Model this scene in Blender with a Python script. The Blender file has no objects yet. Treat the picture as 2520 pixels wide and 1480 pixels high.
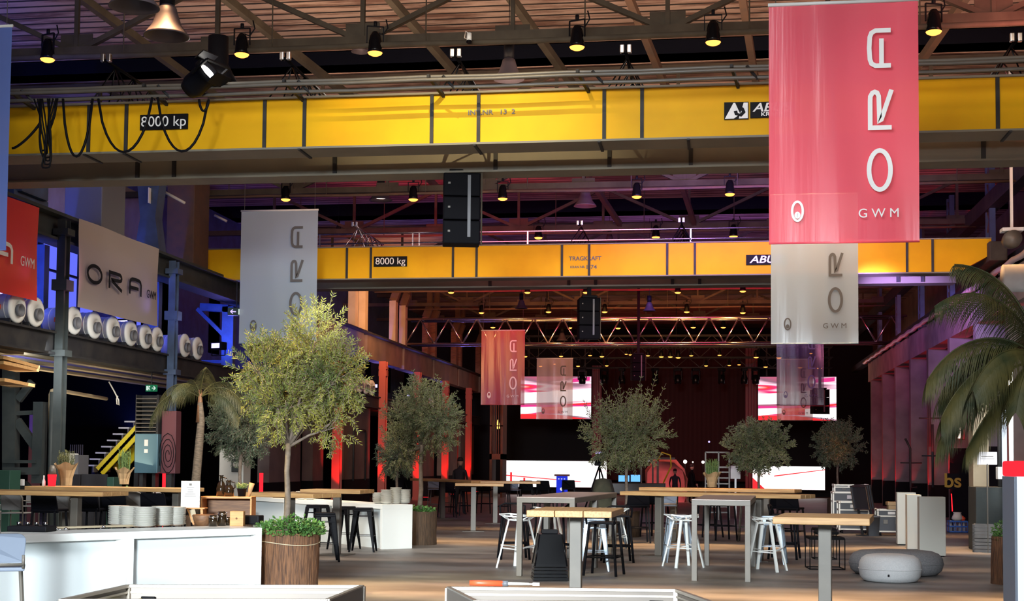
import bpy, bmesh, math, random
from mathutils import Vector, Matrix
R = math.radians
PI = math.pi
random.seed(7)
scn = bpy.context.scene
COL = scn.collection

# ------------------------------------------------------------------ camera
F_PX = 3400.0
YAW, PITCH, ROLL = R(8.4), R(3.0), R(0.5)
SHIFT_PX = 222.0
EYE = Vector((0, 0, 1.57))
CAMR = Matrix.Rotation(YAW, 3, 'Z') @ Matrix.Rotation(R(90) + PITCH, 3, 'X') @ Matrix.Rotation(ROLL, 3, 'Z')
cd = bpy.data.cameras.new('camera')
cd.sensor_fit = 'HORIZONTAL'
cd.sensor_width = 36.0
cd.lens = 36.0 * F_PX / 2520.0
cd.shift_y = SHIFT_PX / 2520.0
cd.clip_start = 0.1
cd.clip_end = 400
cam = bpy.data.objects.new('camera', cd)
COL.objects.link(cam)
cam.matrix_world = Matrix.Translation(EYE) @ CAMR.to_4x4()
scn.camera = cam

# ------------------------------------------------------------------ colour management, world
scn.view_settings.view_transform = 'Standard'
scn.view_settings.look = 'None'
scn.view_settings.gamma = 1
scn.view_settings.use_curve_mapping = False
scn.view_settings.exposure = 0.0
w = bpy.data.worlds.new('world')
scn.world = w
w.use_nodes = True
w.node_tree.nodes['Background'].inputs[0].default_value = (0.16, 0.15, 0.3, 1)
w.node_tree.nodes['Background'].inputs[1].default_value = 0.05

# ------------------------------------------------------------------ lights
def aim(o, target):
    d = Vector(target) - o.location
    o.rotation_euler = d.to_track_quat('-Z', 'Y').to_euler()
def area(name, loc, tgt, power, col, sx, sy=None, spread=180):
    l = bpy.data.lights.new(name, 'AREA')
    l.energy = power; l.color = col; l.size = sx; l.spread = R(spread)
    if sy: l.shape = 'RECTANGLE'; l.size_y = sy
    o = bpy.data.objects.new(name, l); COL.objects.link(o)
    o.location = loc; aim(o, tgt); return o
def spot(name, loc, tgt, power, col, deg, blend=0.5, rad=0.05):
    l = bpy.data.lights.new(name, 'SPOT')
    l.energy = power; l.color = col; l.spot_size = R(deg); l.spot_blend = blend; l.shadow_soft_size = rad
    o = bpy.data.objects.new(name, l); COL.objects.link(o)
    o.location = loc; aim(o, tgt); return o
WARM = (1.0, 0.55, 0.24); RED = (1.0, 0.03, 0.04); BLUE = (0.06, 0.12, 1.0); VIO = (0.42, 0.2, 1.0)
COOL = (0.86, 0.95, 1.0); AMB = (1.0, 0.42, 0.12); NEUT = (1.0, 0.9, 0.78)
# added fill lights from the viewer's side and added spots on the banners
area('front_fill_light', (-1.5, -11, 4.6), (-3.5, 15, 0.0), 640, COOL, 3, 1.6, 36)
area('front_top_light', (-3, 8, 8.6), (-3.5, 17, 0.0), 700, (.95, .97, 1), 6, 3)
spot('red_banner_key', (2.0, 3, 3.5), (2.9, 16.3, 6.1), 1500, (.95, .96, 1), 14.5, .5, .3)
spot('grey_banner_key', (-4, 14, 3.0), (-9.3, 31.4, 6.0), 2600, COOL, 9, .6, .3)
spot('grey_banner_key_b', (1.0, 12, 2.6), (2.6, 27.3, 5.4), 900, COOL, 10, .6, .3)
# worklight washing the near crane
spot('crane_wash', (-3.2, 13.6, 9.3), (-3.5, 18.9, 6.4), 1900, (1, .78, .42), 44, 1.0, 0.03)
spot('crane_wash_left', (-8, 9.0, 5.0), (-10.5, 18.8, 6.4), 120, (1, .8, .5), 50, 0.9, 0.2)
spot('crane_wash_right', (3, 10.0, 5.0), (5.0, 18.8, 6.4), 230, (1, .85, .6), 55, 0.9, 0.2)
area('far_crane_wash', (0.5, 23.5, 7.6), (0.5, 33, 6.4), 12, (1, .78, .4), 7, 0.4, 90)
# warm par rows shining down: orange bands on the floor
for yy, pw in ((16.7, 330), (21.0, 120), (27.1, 260), (32.9, 100)):
    area('par_row_glow', (-1.5, yy, 8.0), (-1.5, yy, 0), pw, WARM, 15, 0.3, 24)
area('hall_mid_light', (-2.5, 24, 8.1), (-2.5, 25, 0), 330, NEUT, 12, 5)
area('left_tables_fill', (-8.5, 22.6, 5.2), (-9.8, 25, 0), 300, NEUT, 3, 1.5, 120)  # fill added to brighten the left tables and the floor there
area('roof_bounce_front', (-2, 21.5, 7.3), (-2, 24.5, 10), 340, (1, .7, .5), 14, .6)
area('roof_bounce_mid', (-2, 26.8, 7.5), (-2, 30.2, 10), 260, (1, .6, .45), 14, .5)
area('roof_bounce_near', (-2, 17.5, 7.6), (-2, 20.5, 10), 90, (1, .72, .5), 14, .6)
area('roof_bounce_right', (5, 20, 7.4), (5.2, 24, 10), 150, (1, .25, .2), 2, 2)
area('roof_violet', (0.5, 31.0, 7.3), (0.5, 39, 10), 260, VIO, 6, 1)
area('roof_violet_b', (0.5, 44, 7.0), (0.5, 50, 10), 120, VIO, 8, 1)
area('roof_red_left', (-7.5, 36.5, 7.2), (-7.5, 41, 9.6), 100, RED, 4, 1)
area('roof_rose_mid', (-4, 33.6, 7.4), (-4, 38, 10), 55, (1, .2, .3), 5, 1)
area('roof_blue_left', (-10.5, 20, 7.6), (-11.5, 24, 9.6), 10, BLUE, 2, 1)
area('far_amber', (-3, 56.5, 8.0), (-3, 62, 5), 130, AMB, 12, 1)
area('far_red', (-3, 50, 7.6), (-3, 62, 8.5), 330, RED, 12, 1)
# ------------------------------------------------------------------ pixel -> place
def ray(px, py):
    v = Vector(((px - 1260.0) / F_PX, -(py - 740.0 - SHIFT_PX) / F_PX, -1.0))
    return CAMR @ v
def PY(px, py, Y):
    d = ray(px, py); return EYE + d * (Y / d.y)
def PZ(px, py, z=0.0):
    d = ray(px, py); return EYE + d * ((z - EYE.z) / d.z)
def PX(px, py, X):
    d = ray(px, py); return EYE + d * (X / d.x)

# ------------------------------------------------------------------ materials
MATS = {}
def mat(name, c, rough=0.6, metal=0.0, c2=None, scale=4.0, bump=0.0, stretch=None, emit=None, es=1.0,
        alpha=None, trans=0.0, spec=None, sharp=False, detail=4):
    if name in MATS: return MATS[name]
    m = bpy.data.materials.new(name); m.use_nodes = True
    nt = m.node_tree; b = nt.nodes['Principled BSDF']
    b.inputs['Base Color'].default_value = (*c, 1)
    b.inputs['Roughness'].default_value = rough
    b.inputs['Metallic'].default_value = metal
    if spec is not None: b.inputs['Specular IOR Level'].default_value = spec
    if trans: b.inputs['Transmission Weight'].default_value = trans
    if emit:
        b.inputs['Emission Color'].default_value = (*emit, 1); b.inputs['Emission Strength'].default_value = es
    if c2 is not None or bump:
        tc = nt.nodes.new('ShaderNodeTexCoord'); mp = nt.nodes.new('ShaderNodeMapping')
        nt.links.new(tc.outputs['Object'], mp.inputs[0])
        if stretch: mp.inputs['Scale'].default_value = stretch
        n = nt.nodes.new('ShaderNodeTexNoise'); n.inputs['Scale'].default_value = scale; n.inputs['Detail'].default_value = detail
        nt.links.new(mp.outputs[0], n.inputs['Vector'])
        if c2 is not None:
            cr = nt.nodes.new('ShaderNodeValToRGB')
            cr.color_ramp.elements[0].color = (*c, 1); cr.color_ramp.elements[1].color = (*c2, 1)
            cr.color_ramp.elements[0].position = 0.46 if sharp else 0.35
            cr.color_ramp.elements[1].position = 0.54 if sharp else 0.65
            nt.links.new(n.outputs['Fac'], cr.inputs[0]); nt.links.new(cr.outputs[0], b.inputs['Base Color'])
        if bump:
            bp = nt.nodes.new('ShaderNodeBump'); bp.inputs['Strength'].default_value = bump; bp.inputs['Distance'].default_value = 0.02
            nt.links.new(n.outputs['Fac'], bp.inputs['Height']); nt.links.new(bp.outputs[0], b.inputs['Normal'])
    if alpha is not None: b.inputs['Alpha'].default_value = alpha
    MATS[name] = m
    return m
def cloth_mat(name, c, clear=0.1, tl=0.35, sheen=0.25):
    """banner cloth: diffuse + light coming through + a little see-through weave + soft gloss"""
    m = bpy.data.materials.new(name); m.use_nodes = True; nt = m.node_tree; nt.nodes.clear()
    out = nt.nodes.new('ShaderNodeOutputMaterial')
    d = nt.nodes.new('ShaderNodeBsdfDiffuse'); t = nt.nodes.new('ShaderNodeBsdfTranslucent'); g = nt.nodes.new('ShaderNodeBsdfGlossy')
    tr = nt.nodes.new('ShaderNodeBsdfTransparent')
    tc = nt.nodes.new('ShaderNodeTexCoord'); mp = nt.nodes.new('ShaderNodeMapping'); mp.inputs['Scale'].default_value = (9, 1, .5)
    n = nt.nodes.new('ShaderNodeTexNoise'); n.inputs['Scale'].default_value = 1.2; n.inputs['Detail'].default_value = 3
    nt.links.new(tc.outputs['Object'], mp.inputs[0]); nt.links.new(mp.outputs[0], n.inputs['Vector'])
    bp = nt.nodes.new('ShaderNodeBump'); bp.inputs['Strength'].default_value = .25; bp.inputs['Distance'].default_value = .02
    nt.links.new(n.outputs['Fac'], bp.inputs['Height'])
    for x in (d, t): x.inputs['Color'].default_value = (*c, 1)
    g.inputs['Roughness'].default_value = .22; g.inputs['Color'].default_value = (1, 1, 1, 1)
    nt.links.new(bp.outputs[0], g.inputs['Normal'])
    a = nt.nodes.new('ShaderNodeMixShader'); a.inputs[0].default_value = tl
    nt.links.new(d.outputs[0], a.inputs[1]); nt.links.new(t.outputs[0], a.inputs[2])
    e = nt.nodes.new('ShaderNodeMixShader'); e.inputs[0].default_value = sheen * .12
    nt.links.new(a.outputs[0], e.inputs[1]); nt.links.new(g.outputs[0], e.inputs[2])
    f = nt.nodes.new('ShaderNodeMixShader'); f.inputs[0].default_value = clear
    nt.links.new(e.outputs[0], f.inputs[1]); nt.links.new(tr.outputs[0], f.inputs[2])
    nt.links.new(f.outputs[0], out.inputs[0]); MATS[name] = m; return m
def boards_mat(name, c, c2, row=0.2, axis='Y', gap=(0.02, 0.015, 0.012), rough=.8):
    """painted boards laid in rows, flaking, with dark joints"""
    m = bpy.data.materials.new(name); m.use_nodes = True; nt = m.node_tree; b = nt.nodes['Principled BSDF']
    b.inputs['Roughness'].default_value = rough
    tc = nt.nodes.new('ShaderNodeTexCoord'); sp = nt.nodes.new('ShaderNodeSeparateXYZ'); nt.links.new(tc.outputs['Object'], sp.inputs[0])
    mp = nt.nodes.new('ShaderNodeMapping'); nt.links.new(tc.outputs['Object'], mp.inputs[0])
    mp.inputs['Scale'].default_value = (.35, 2.2, 1) if axis == 'Y' else (2.2, .35, 1)
    if axis == 'Z': mp.inputs['Scale'].default_value = (.35, .35, 2.2)
    n = nt.nodes.new('ShaderNodeTexNoise'); n.inputs['Scale'].default_value = 1.6; n.inputs['Detail'].default_value = 8
    n.inputs['Roughness'].default_value = .65
    nt.links.new(mp.outputs[0], n.inputs['Vector'])
    cr = nt.nodes.new('ShaderNodeValToRGB'); e = cr.color_ramp.elements
    e[0].position = .42; e[0].color = (*c2, 1); e[1].position = .55; e[1].color = (*c, 1)
    nt.links.new(n.outputs['Fac'], cr.inputs[0])
    md = nt.nodes.new('ShaderNodeMath'); md.operation = 'WRAP'; md.inputs[1].default_value = 0; md.inputs[2].default_value = row
    nt.links.new(sp.outputs[axis], md.inputs[0])
    # wobble the joint a little so rows look hand laid
    lt = nt.nodes.new('ShaderNodeMath'); lt.operation = 'LESS_THAN'
    ml = nt.nodes.new('ShaderNodeMath'); ml.operation = 'MULTIPLY'; ml.inputs[1].default_value = row * .42
    nt.links.new(n.outputs['Fac'], ml.inputs[0]); nt.links.new(md.outputs[0], lt.inputs[0]); nt.links.new(ml.outputs[0], lt.inputs[1])
    mx = nt.nodes.new('ShaderNodeMix'); mx.data_type = 'RGBA'
    nt.links.new(lt.outputs[0], mx.inputs[0]); nt.links.new(cr.outputs[0], mx.inputs[6]); mx.inputs[7].default_value = (*gap, 1)
    nt.links.new(mx.outputs[2], b.inputs['Base Color']); MATS[name] = m; return m
def glow(name, c, s):
    m = bpy.data.materials.new(name); m.use_nodes = True; nt = m.node_tree; nt.nodes.clear()
    o = nt.nodes.new('ShaderNodeOutputMaterial'); e = nt.nodes.new('ShaderNodeEmission')
    e.inputs[0].default_value = (*c, 1); e.inputs[1].default_value = s; nt.links.new(e.outputs[0], o.inputs[0]); MATS[name] = m; return m
def screen_mat(name, bg, streaks, s, axis='Z'):
    """LED wall showing white and red light streaks"""
    m = bpy.data.materials.new(name); m.use_nodes = True; nt = m.node_tree; nt.nodes.clear()
    o = nt.nodes.new('ShaderNodeOutputMaterial'); e = nt.nodes.new('ShaderNodeEmission'); e.inputs[1].default_value = s
    tc = nt.nodes.new('ShaderNodeTexCoord'); mp = nt.nodes.new('ShaderNodeMapping'); nt.links.new(tc.outputs['Object'], mp.inputs[0])
    mp.inputs['Scale'].default_value = (.12, 1, 1.6); mp.inputs['Rotation'].default_value = (0, R(6), 0)
    n = nt.nodes.new('ShaderNodeTexNoise'); n.inputs['Scale'].default_value = 1.3; n.inputs['Detail'].default_value = 1.5
    nt.links.new(mp.outputs[0], n.inputs['Vector'])
    cr = nt.nodes.new('ShaderNodeValToRGB'); el = cr.color_ramp.elements
    el[0].position = .36; el[0].color = (*bg, 1); el[1].position = .62; el[1].color = (*streaks[-1][1], 1)
    for p, c in streaks[:-1]: x = el.new(p); x.color = (*c, 1)
    nt.links.new(n.outputs['Fac'], cr.inputs[0]); nt.links.new(cr.outputs[0], e.inputs[0]); nt.links.new(e.outputs[0], o.inputs[0])
    MATS[name] = m; return m

mat('black', (.006, .006, .008), .5, spec=.1); mat('matt_black', (.005, .005, .006), .8, spec=.1); mat('black_gloss', (.003, .003, .004), .22, spec=.14); mat('bell_shade', (.07, .055, .065), .5, .2); mat('red_lit_column', (.4, .09, .07), .8)  # last colour, for the left columns, carries the red of their uplights
mat('dark_steel', (.022, .023, .026), .6, .1, (.038, .037, .036), 3, spec=.25); mat('steel', (.135, .12, .1), .45, .1, (.11, .1, .085), 3); mat('table_metal', (.42, .36, .33), .3, .2, (.37, .32, .3), 3)
mat('truss_alu', (.6, .6, .62), .25, 1.0); mat('blue_steel', (.07, .11, .2), .5, .2, (.05, .075, .13), 3)
mat('green_steel', (.03, .038, .038), .6, .1, (.045, .052, .05), 3, spec=.3)
mat('olive_steel', (.052, .042, .03), .8, .0, (.075, .062, .044), 2.5, spec=.2); mat('rust_steel', (.12, .07, .045), .75, .0, (.09, .06, .045), 4, spec=.2)
mat('crane_yellow', (.8, .43, .006), .5, 0, (.72, .37, .006), 1.2, spec=.12); mat('crane_grey', (.21, .19, .14), .6, 0, (.16, .145, .11), 1.0)
mat('white_paint', (.78, .8, .78), .4); mat('white_gloss', (.76, .78, .75), .35); mat('panel_white', (.68, .74, .75), .5)
mat('plinth_grey', (.5, .5, .45), .55); mat('china', (.56, .55, .5), .3)
mat('wood', (.50, .29, .12), .5, 0, (.38, .2, .075), 6, stretch=(1, 12, 12)); mat('wood_x', (.56, .34, .14), .5, 0, (.42, .23, .09), 5, stretch=(.6, 10, 10))
mat('wood_dark', (.2, .095, .04), .6, 0, (.12, .055, .025), 6, stretch=(1, 10, 10)); mat('wood_warm', (.62, .3, .1), .5, 0, (.5, .22, .07), 6, stretch=(1, 8, 8))
mat('wicker', (.2, .09, .038), .75, 0, (.055, .024, .012), 9, .8, stretch=(9, 9, .5)); mat('wicker_dark', (.09, .05, .025), .8, 0, (.03, .018, .01), 9, .9, stretch=(9, 9, .4))
mat('soil', (.03, .02, .012), .9); mat('bark', (.17, .13, .1), .8, 0, (.1, .075, .055), 14, .4); mat('palm_bark', (.12, .09, .06), .8, 0, (.06, .045, .03), 12, .5, stretch=(1, 1, 4))
mat('olive_leaf', (.24, .225, .04), .55, 0, (.07, .10, .03), 2.2, spec=.25); mat('olive_leaf_dark', (.10, .13, .07), .55, 0, (.055, .08, .05), 3)
mat('olive_leaf_grey', (.17, .17, .07), .55, 0, (.07, .09, .045), 2.4, spec=.25); mat('palm_leaf', (.022, .03, .012), .55, 0, (.07, .06, .018), 3, spec=.25)
mat('bush_leaf', (.10, .22, .05), .5, 0, (.05, .13, .03), 5); mat('herb', (.16, .24, .07), .6, 0, (.11, .18, .05), 9); mat('kraft', (.4, .26, .13), .8, 0, (.33, .21, .1), 7, .4)
mat('grey_shell', (.13, .135, .15), .5); mat('blue_shell', (.15, .18, .235), .45); mat('black_shell', (.003, .003, .005), .6, 0, spec=.07)
mat('mesh_grey', (.17, .165, .16), .6); mat('chrome', (.7, .7, .7), .15, 1.0); mat('tolix_grey', (.3, .36, .42), .35, .5)
mat('concrete', (.2, .185, .18), .85, 0, (.14, .13, .125), 1.5, .2); mat('beam_paint', (.3, .27, .27), .85, 0, (.2, .18, .19), 1.5, .2); mat('brown_wall', (.2, .15, .12), .85, 0, (.13, .10, .085), 1.2, .2)
mat('brick', (.22, .09, .06), .85, 0, (.13, .06, .045), 4, .3, stretch=(1, 1, 5)); mat('cream', (.45, .38, .26), .7, 0, (.38, .31, .2), 2)
mat('glass_dark', (.01, .012, .02), .1, 0); mat('drape', (.03, .004, .004), .9); mat('drape_black', (.006, .004, .005), .9)
mat('red_paint', (.6, .02, .02), .4); mat('orange_red', (.75, .09, .03), .4); mat('yellow', (.85, .68, .02), .4); mat('teal', (.08, .17, .22), .45, .2)
mat('maroon', (.12, .035, .045), .6); mat('green', (.02, .2, .07), .5); mat('dark_green', (.012, .045, .03), .5); mat('blue_crate', (.02, .12, .5), .4)
mat('pouf_light', (.56, .57, .58), .9, 0, (.5, .51, .52), 60, .15); mat('pouf_dark', (.12, .12, .13), .95, 0, (.17, .17, .175), 60, .2)
mat('paper', (.62, .6, .58), .7); mat('ink', (.1, .1, .1), .7); mat('cloth_dark', (.015, .015, .02), .85); mat('skin', (.42, .24, .17), .6); mat('hair', (.01, .008, .007), .8)
mat('camo', (.07, .07, .04), .9, 0, (.04, .045, .025), 5); mat('pink_cover', (.75, .28, .25), .7, 0, (.6, .2, .2), 2)
mat('case_alu', (.4, .36, .31), .35, .6); mat('case_panel', (.17, .14, .115), .5, .1, (.13, .11, .095), 2); mat('case_black', (.02, .02, .028), .4)
mat('old_yellow', (.3, .2, .01), .7); mat('lilac_ink', (.3, .26, .32), .6); mat('bottle', (.02, .012, .006), .1); mat('clear', (.8, .85, .88), .08, 0, trans=.7); mat('bush_crate', (.1, .1, .1), .7, 0, (.15, .15, .15), 4)
mat('orange_hose', (.3, .1, .1), .6); mat('silver_duct', (.35, .35, .38), .3, .9, (.5, .5, .5), 8, .6)
mat('cardboard', (.42, .28, .15), .8); mat('white_speck', (.85, .85, .83), .4)
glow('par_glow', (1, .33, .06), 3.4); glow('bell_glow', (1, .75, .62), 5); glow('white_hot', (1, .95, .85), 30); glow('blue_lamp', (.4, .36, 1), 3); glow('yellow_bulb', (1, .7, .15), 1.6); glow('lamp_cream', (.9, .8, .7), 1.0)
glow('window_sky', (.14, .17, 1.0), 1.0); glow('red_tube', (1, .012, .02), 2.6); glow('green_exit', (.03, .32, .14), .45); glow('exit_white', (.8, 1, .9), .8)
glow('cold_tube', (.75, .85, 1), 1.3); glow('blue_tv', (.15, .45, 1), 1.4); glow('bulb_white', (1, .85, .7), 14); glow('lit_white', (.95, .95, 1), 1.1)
glow('lectern_blue', (.02, .04, .75), .9); glow('lilac_lamp', (.55, .45, 1), 1.5)
cloth_mat('banner_red', (.95, .135, .19), .06, .2); mat('gutter', (.6, .5, .5), .35); cloth_mat('banner_grey', (.42, .52, .6), .06, .2); cloth_mat('banner_blue', (.17, .26, .68), .05, .3)
cloth_mat('banner_rose', (.55, .12, .14), .16, .35); cloth_mat('banner_pale', (.5, .4, .42), .22, .35); cloth_mat('banner_purple', (.13, .07, .12), .25, .3)
cloth_mat('wall_banner_red', (.75, .06, .05), .0, .1, .6); cloth_mat('wall_banner_grey', (.42, .36, .32), .0, .1, .6)
boards_mat('roof_boards', (.42, .30, .24), (.16, .085, .06), .31, 'Y'); boards_mat('slats', (.42, .36, .27), (.3, .25, .18), .12, 'X')
screen_mat('led_streaks', (.5, .12, .2), ((.42, (.28, .14, .2)), (.46, (1, .55, .7)), (.5, (1, .9, .95)), (.54, (.9, .03, .2)), (.58, (1, .06, .03)), (1, (1, .8, .9))), 1.15)
screen_mat('led_white', (1, .5, .5), ((.4, (1, .86, .86)), (.5, (1, .95, .95)), (1, (1, 1, 1))), 1.5)

# ------------------------------------------------------------------ mesh builder
class MB:
    def __init__(s): s.v = []; s.f = []; s.sm = []
    def add(s, vs, fs, smooth=False):
        o = len(s.v); s.v += [tuple(v) for v in vs]
        for f in fs: s.f.append([i + o for i in f]); s.sm.append(smooth)
        return s
    def box(s, x0, x1, y0, y1, z0, z1, M=None):
        vs = [Vector((x, y, z)) for x in (x0, x1) for y in (y0, y1) for z in (z0, z1)]
        if M is not None: vs = [M @ v for v in vs]
        return s.add(vs, [(0, 1, 3, 2), (4, 6, 7, 5), (0, 4, 5, 1), (2, 3, 7, 6), (0, 2, 6, 4), (1, 5, 7, 3)])
    def bbox(s, x0, x1, y0, y1, z0, z1, b=.01, M=None):
        """box with chamfered edges"""
        bm = bmesh.new(); bmesh.ops.create_cube(bm, size=1)
        for v in bm.verts:
            v.co = Vector((x0 + (v.co.x + .5) * (x1 - x0), y0 + (v.co.y + .5) * (y1 - y0), z0 + (v.co.z + .5) * (z1 - z0)))
        bmesh.ops.bevel(bm, geom=bm.edges[:], offset=b, segments=2, affect='EDGES', profile=.6)
        return s.frombm(bm, M)
    def frombm(s, bm, M=None, smooth=False):
        bm.verts.index_update()
        vs = [(M @ v.co) if M is not None else v.co.copy() for v in bm.verts]
        fs = [[v.index for v in f.verts] for f in bm.faces]; bm.free(); return s.add(vs, fs, smooth)
    def beam(s, p, q, w, h=None, up=(0, 0, 1)):
        p = Vector(p); q = Vector(q); h = h or w; d = (q - p); L = d.length
        if L < 1e-6: return s
        d.normalize(); u = Vector(up)
        if abs(d.dot(u)) > .98: u = Vector((0, 1, 0))
        x = d.cross(u).normalized() * (w / 2); y = x.cross(d).normalized() * (h / 2)
        vs = [a + i * x + j * y for a in (p, q) for i, j in ((-1, -1), (1, -1), (1, 1), (-1, 1))]
        return s.add(vs, [(3, 2, 1, 0), (4, 5, 6, 7), (0, 1, 5, 4), (1, 2, 6, 5), (2, 3, 7, 6), (3, 0, 4, 7)])
    def tube(s, pts, r, n=8, caps=True):
        pts = [Vector(p) for p in pts]; rings = []; prev = None
        for i, p in enumerate(pts):
            d = (pts[min(i + 1, len(pts) - 1)] - pts[max(i - 1, 0)]).normalized()
            u = prev if prev is not None else (Vector((0, 0, 1)) if abs(d.z) < .9 else Vector((1, 0, 0)))
            x = d.cross(u)
            if x.length < 1e-4: x = d.cross(Vector((0, 1, 0.3)))
            x.normalize(); y = x.cross(d).normalized(); prev = y
            rr = r[i] if isinstance(r, (list, tuple)) else r
            rings.append([p + (x * math.cos(2 * PI * k / n) + y * math.sin(2 * PI * k / n)) * rr for k in range(n)])
        vs = [v for g in rings for v in g]; fs = []
        for i in range(len(pts) - 1):
            for k in range(n): fs.append((i * n + k, i * n + (k + 1) % n, (i + 1) * n + (k + 1) % n, (i + 1) * n + k))
        if caps: fs.append(tuple(range(n))[::-1]); fs.append(tuple((len(pts) - 1) * n + k for k in range(n)))
        return s.add(vs, fs, True)
    def lathe(s, prof, n=20, M=None):
        vs = []; fs = []
        for r_, z in prof:
            for k in range(n):
                v = Vector((r_ * math.cos(2 * PI * k / n), r_ * math.sin(2 * PI * k / n), z)); vs.append(M @ v if M is not None else v)
        for i in range(len(prof) - 1):
            for k in range(n): fs.append((i * n + k, i * n + (k + 1) % n, (i + 1) * n + (k + 1) % n, (i + 1) * n + k))
        if prof[0][0] > 1e-4: fs.append(tuple(range(n))[::-1])
        if prof[-1][0] > 1e-4: fs.append(tuple((len(prof) - 1) * n + k for k in range(n)))
        return s.add(vs, fs, True)
    def prism(s, poly, z0, z1, M=None):
        n = len(poly); vs = [Vector((x, y, z)) for z in (z0, z1) for x, y in poly]
        if M is not None: vs = [M @ v for v in vs]
        fs = [tuple(range(n))[::-1], tuple(range(n, 2 * n))] + [(i, (i + 1) % n, n + (i + 1) % n, n + i) for i in range(n)]
        return s.add(vs, fs)
    def ribbon(s, pts, wd, M, t=.004, closed=False):
        """stroke of a letter: mitred strip in XZ plane given as (u, v)"""
        n = len(pts); L = []; Rr = []
        for i in range(n):
            a = pts[(i - 1) % n] if (closed or i > 0) else None; b = pts[(i + 1) % n] if (closed or i < n - 1) else None
            p = Vector(pts[i]); ds = []
            if a is not None: ds.append((p - Vector(a)).normalized())
            if b is not None: ds.append((Vector(b) - p).normalized())
            d = sum(ds, Vector((0, 0))); d = d.normalized() if d.length > 1e-5 else ds[0]
            nn = Vector((-d.y, d.x)); k = 1.0
            if len(ds) == 2: k = 1 / max(.45, nn.dot(Vector((-ds[0].y, ds[0].x))))
            L.append(p + nn * wd / 2 * k); Rr.append(p - nn * wd / 2 * k)
        m = n if closed else n - 1
        vs = [M @ Vector((q.x, y, q.y)) for y in (0, -t) for q in L + Rr]; o = 2 * n; fs = []
        for i in range(m):
            j = (i + 1) % n
            fs.append((o + i, o + j, o + n + j, o + n + i)); fs.append((i, o + i, o + j, j)); fs.append((n + i, n + j, o + n + j, o + n + i))
        return s.add(vs, fs)
    def build_each(s, name, m, parent=None):
        """one object per loose piece"""
        par = list(range(len(s.v)))
        def find(a):
            while par[a] != a: par[a] = par[par[a]]; a = par[a]
            return a
        for f in s.f:
            for i in f[1:]: par[find(f[0])] = find(i)
        groups = {}
        for k, f in enumerate(s.f): groups.setdefault(find(f[0]), []).append(k)
        for ks in groups.values():
            mp = {}; b = MB()
            for k in ks:
                for i in s.f[k]:
                    if i not in mp: mp[i] = len(b.v); b.v.append(s.v[i])
                b.f.append([mp[i] for i in s.f[k]]); b.sm.append(s.sm[k])
            b.build(name, m, parent)
    def build(s, name, m, parent=None, loc=(0, 0, 0)):
        me = bpy.data.meshes.new(name); me.from_pydata(s.v, [], s.f); me.update()
        me.polygons.foreach_set('use_smooth', s.sm)
        o = bpy.data.objects.new(name, me); COL.objects.link(o)
        if m: me.materials.append(MATS[m] if isinstance(m, str) else m)
        if parent is not None: o.parent = parent
        o.location = loc
        return o
def clean(o):
    bm = bmesh.new(); bm.from_mesh(o.data); bmesh.ops.recalc_face_normals(bm, faces=bm.faces[:]); bm.to_mesh(o.data); bm.free(); return o
def thing(name, label, cat, loc=(0, 0, 0), rz=0.0, group=None):
    o = bpy.data.objects.new(name, None); COL.objects.link(o); o.empty_display_size = .1
    o.location = loc; o.rotation_euler = (0, 0, rz); return tag(o, label, cat, group)
def tag(o, label, cat, group=None):
    o['label'] = label; o['category'] = cat
    if group: o['group'] = group
    return o
def struct(o): o['kind'] = 'structure'; return o
KIDS = {}
def kids(o): return [c for c in bpy.data.objects if c.parent == o]
def dup(src, loc, rz=0.0, label=None, group=None, sc=None):
    r = src.copy(); COL.objects.link(r); r.location = loc; r.rotation_euler = (0, 0, rz)
    if sc is not None: r.scale = (sc, sc, sc) if isinstance(sc, (int, float)) else sc
    if label: r['label'] = label
    if group: r['group'] = group
    for ch in KIDS.setdefault(src.name, kids(src)):
        c = ch.copy(); COL.objects.link(c); c.parent = r
        for g in KIDS.setdefault(ch.name, kids(ch)):
            d = g.copy(); COL.objects.link(d); d.parent = c
    return r
class Proto:
    """first placing moves the built thing itself, the next ones copy it"""
    def __init__(s, o): s.o = o; s.used = False
    def put(s, loc, rz=0.0, label=None, group=None, sc=None):
        if not s.used:
            s.used = True; o = s.o; KIDS.setdefault(o.name, kids(o))
            for c in KIDS[o.name]: KIDS.setdefault(c.name, kids(c))
            o.location = loc; o.rotation_euler = (0, 0, rz)
            if sc is not None: o.scale = (sc, sc, sc) if isinstance(sc, (int, float)) else sc
            if label: o['label'] = label
            if group: o['group'] = group
            return o
        return dup(s.o, loc, rz, label, group, sc)
def text(name, s, size, M, m, parent, bold=False, ext=.002, sx=1.0):
    c = bpy.data.curves.new(name, 'FONT'); c.body = s; c.size = size; c.align_x = 'CENTER'; c.align_y = 'CENTER'; c.extrude = ext
    if bold: c.offset = size * .018
    t = bpy.data.objects.new(name, c); COL.objects.link(t)
    dg = bpy.context.evaluated_depsgraph_get(); me = bpy.data.meshes.new_from_object(t.evaluated_get(dg))
    bpy.data.objects.remove(t); me.name = name
    me.transform(M @ Matrix.Rotation(R(90), 4, 'X') @ Matrix.Diagonal((sx, 1, 1, 1))); me.materials.clear(); me.materials.append(MATS[m])
    o = bpy.data.objects.new(name, me); COL.objects.link(o); o.parent = parent; return o
T = Matrix.Translation
def RZ(a): return Matrix.Rotation(a, 4, 'Z')
ORD = ['first', 'second', 'third', 'fourth', 'fifth', 'sixth', 'seventh', 'eighth', 'ninth', 'tenth', 'eleventh', 'twelfth', 'thirteenth',
       'fourteenth', 'fifteenth', 'sixteenth', 'seventeenth', 'eighteenth', 'nineteenth', 'twentieth']
XL, XR = -12.5, 6.6
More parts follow.
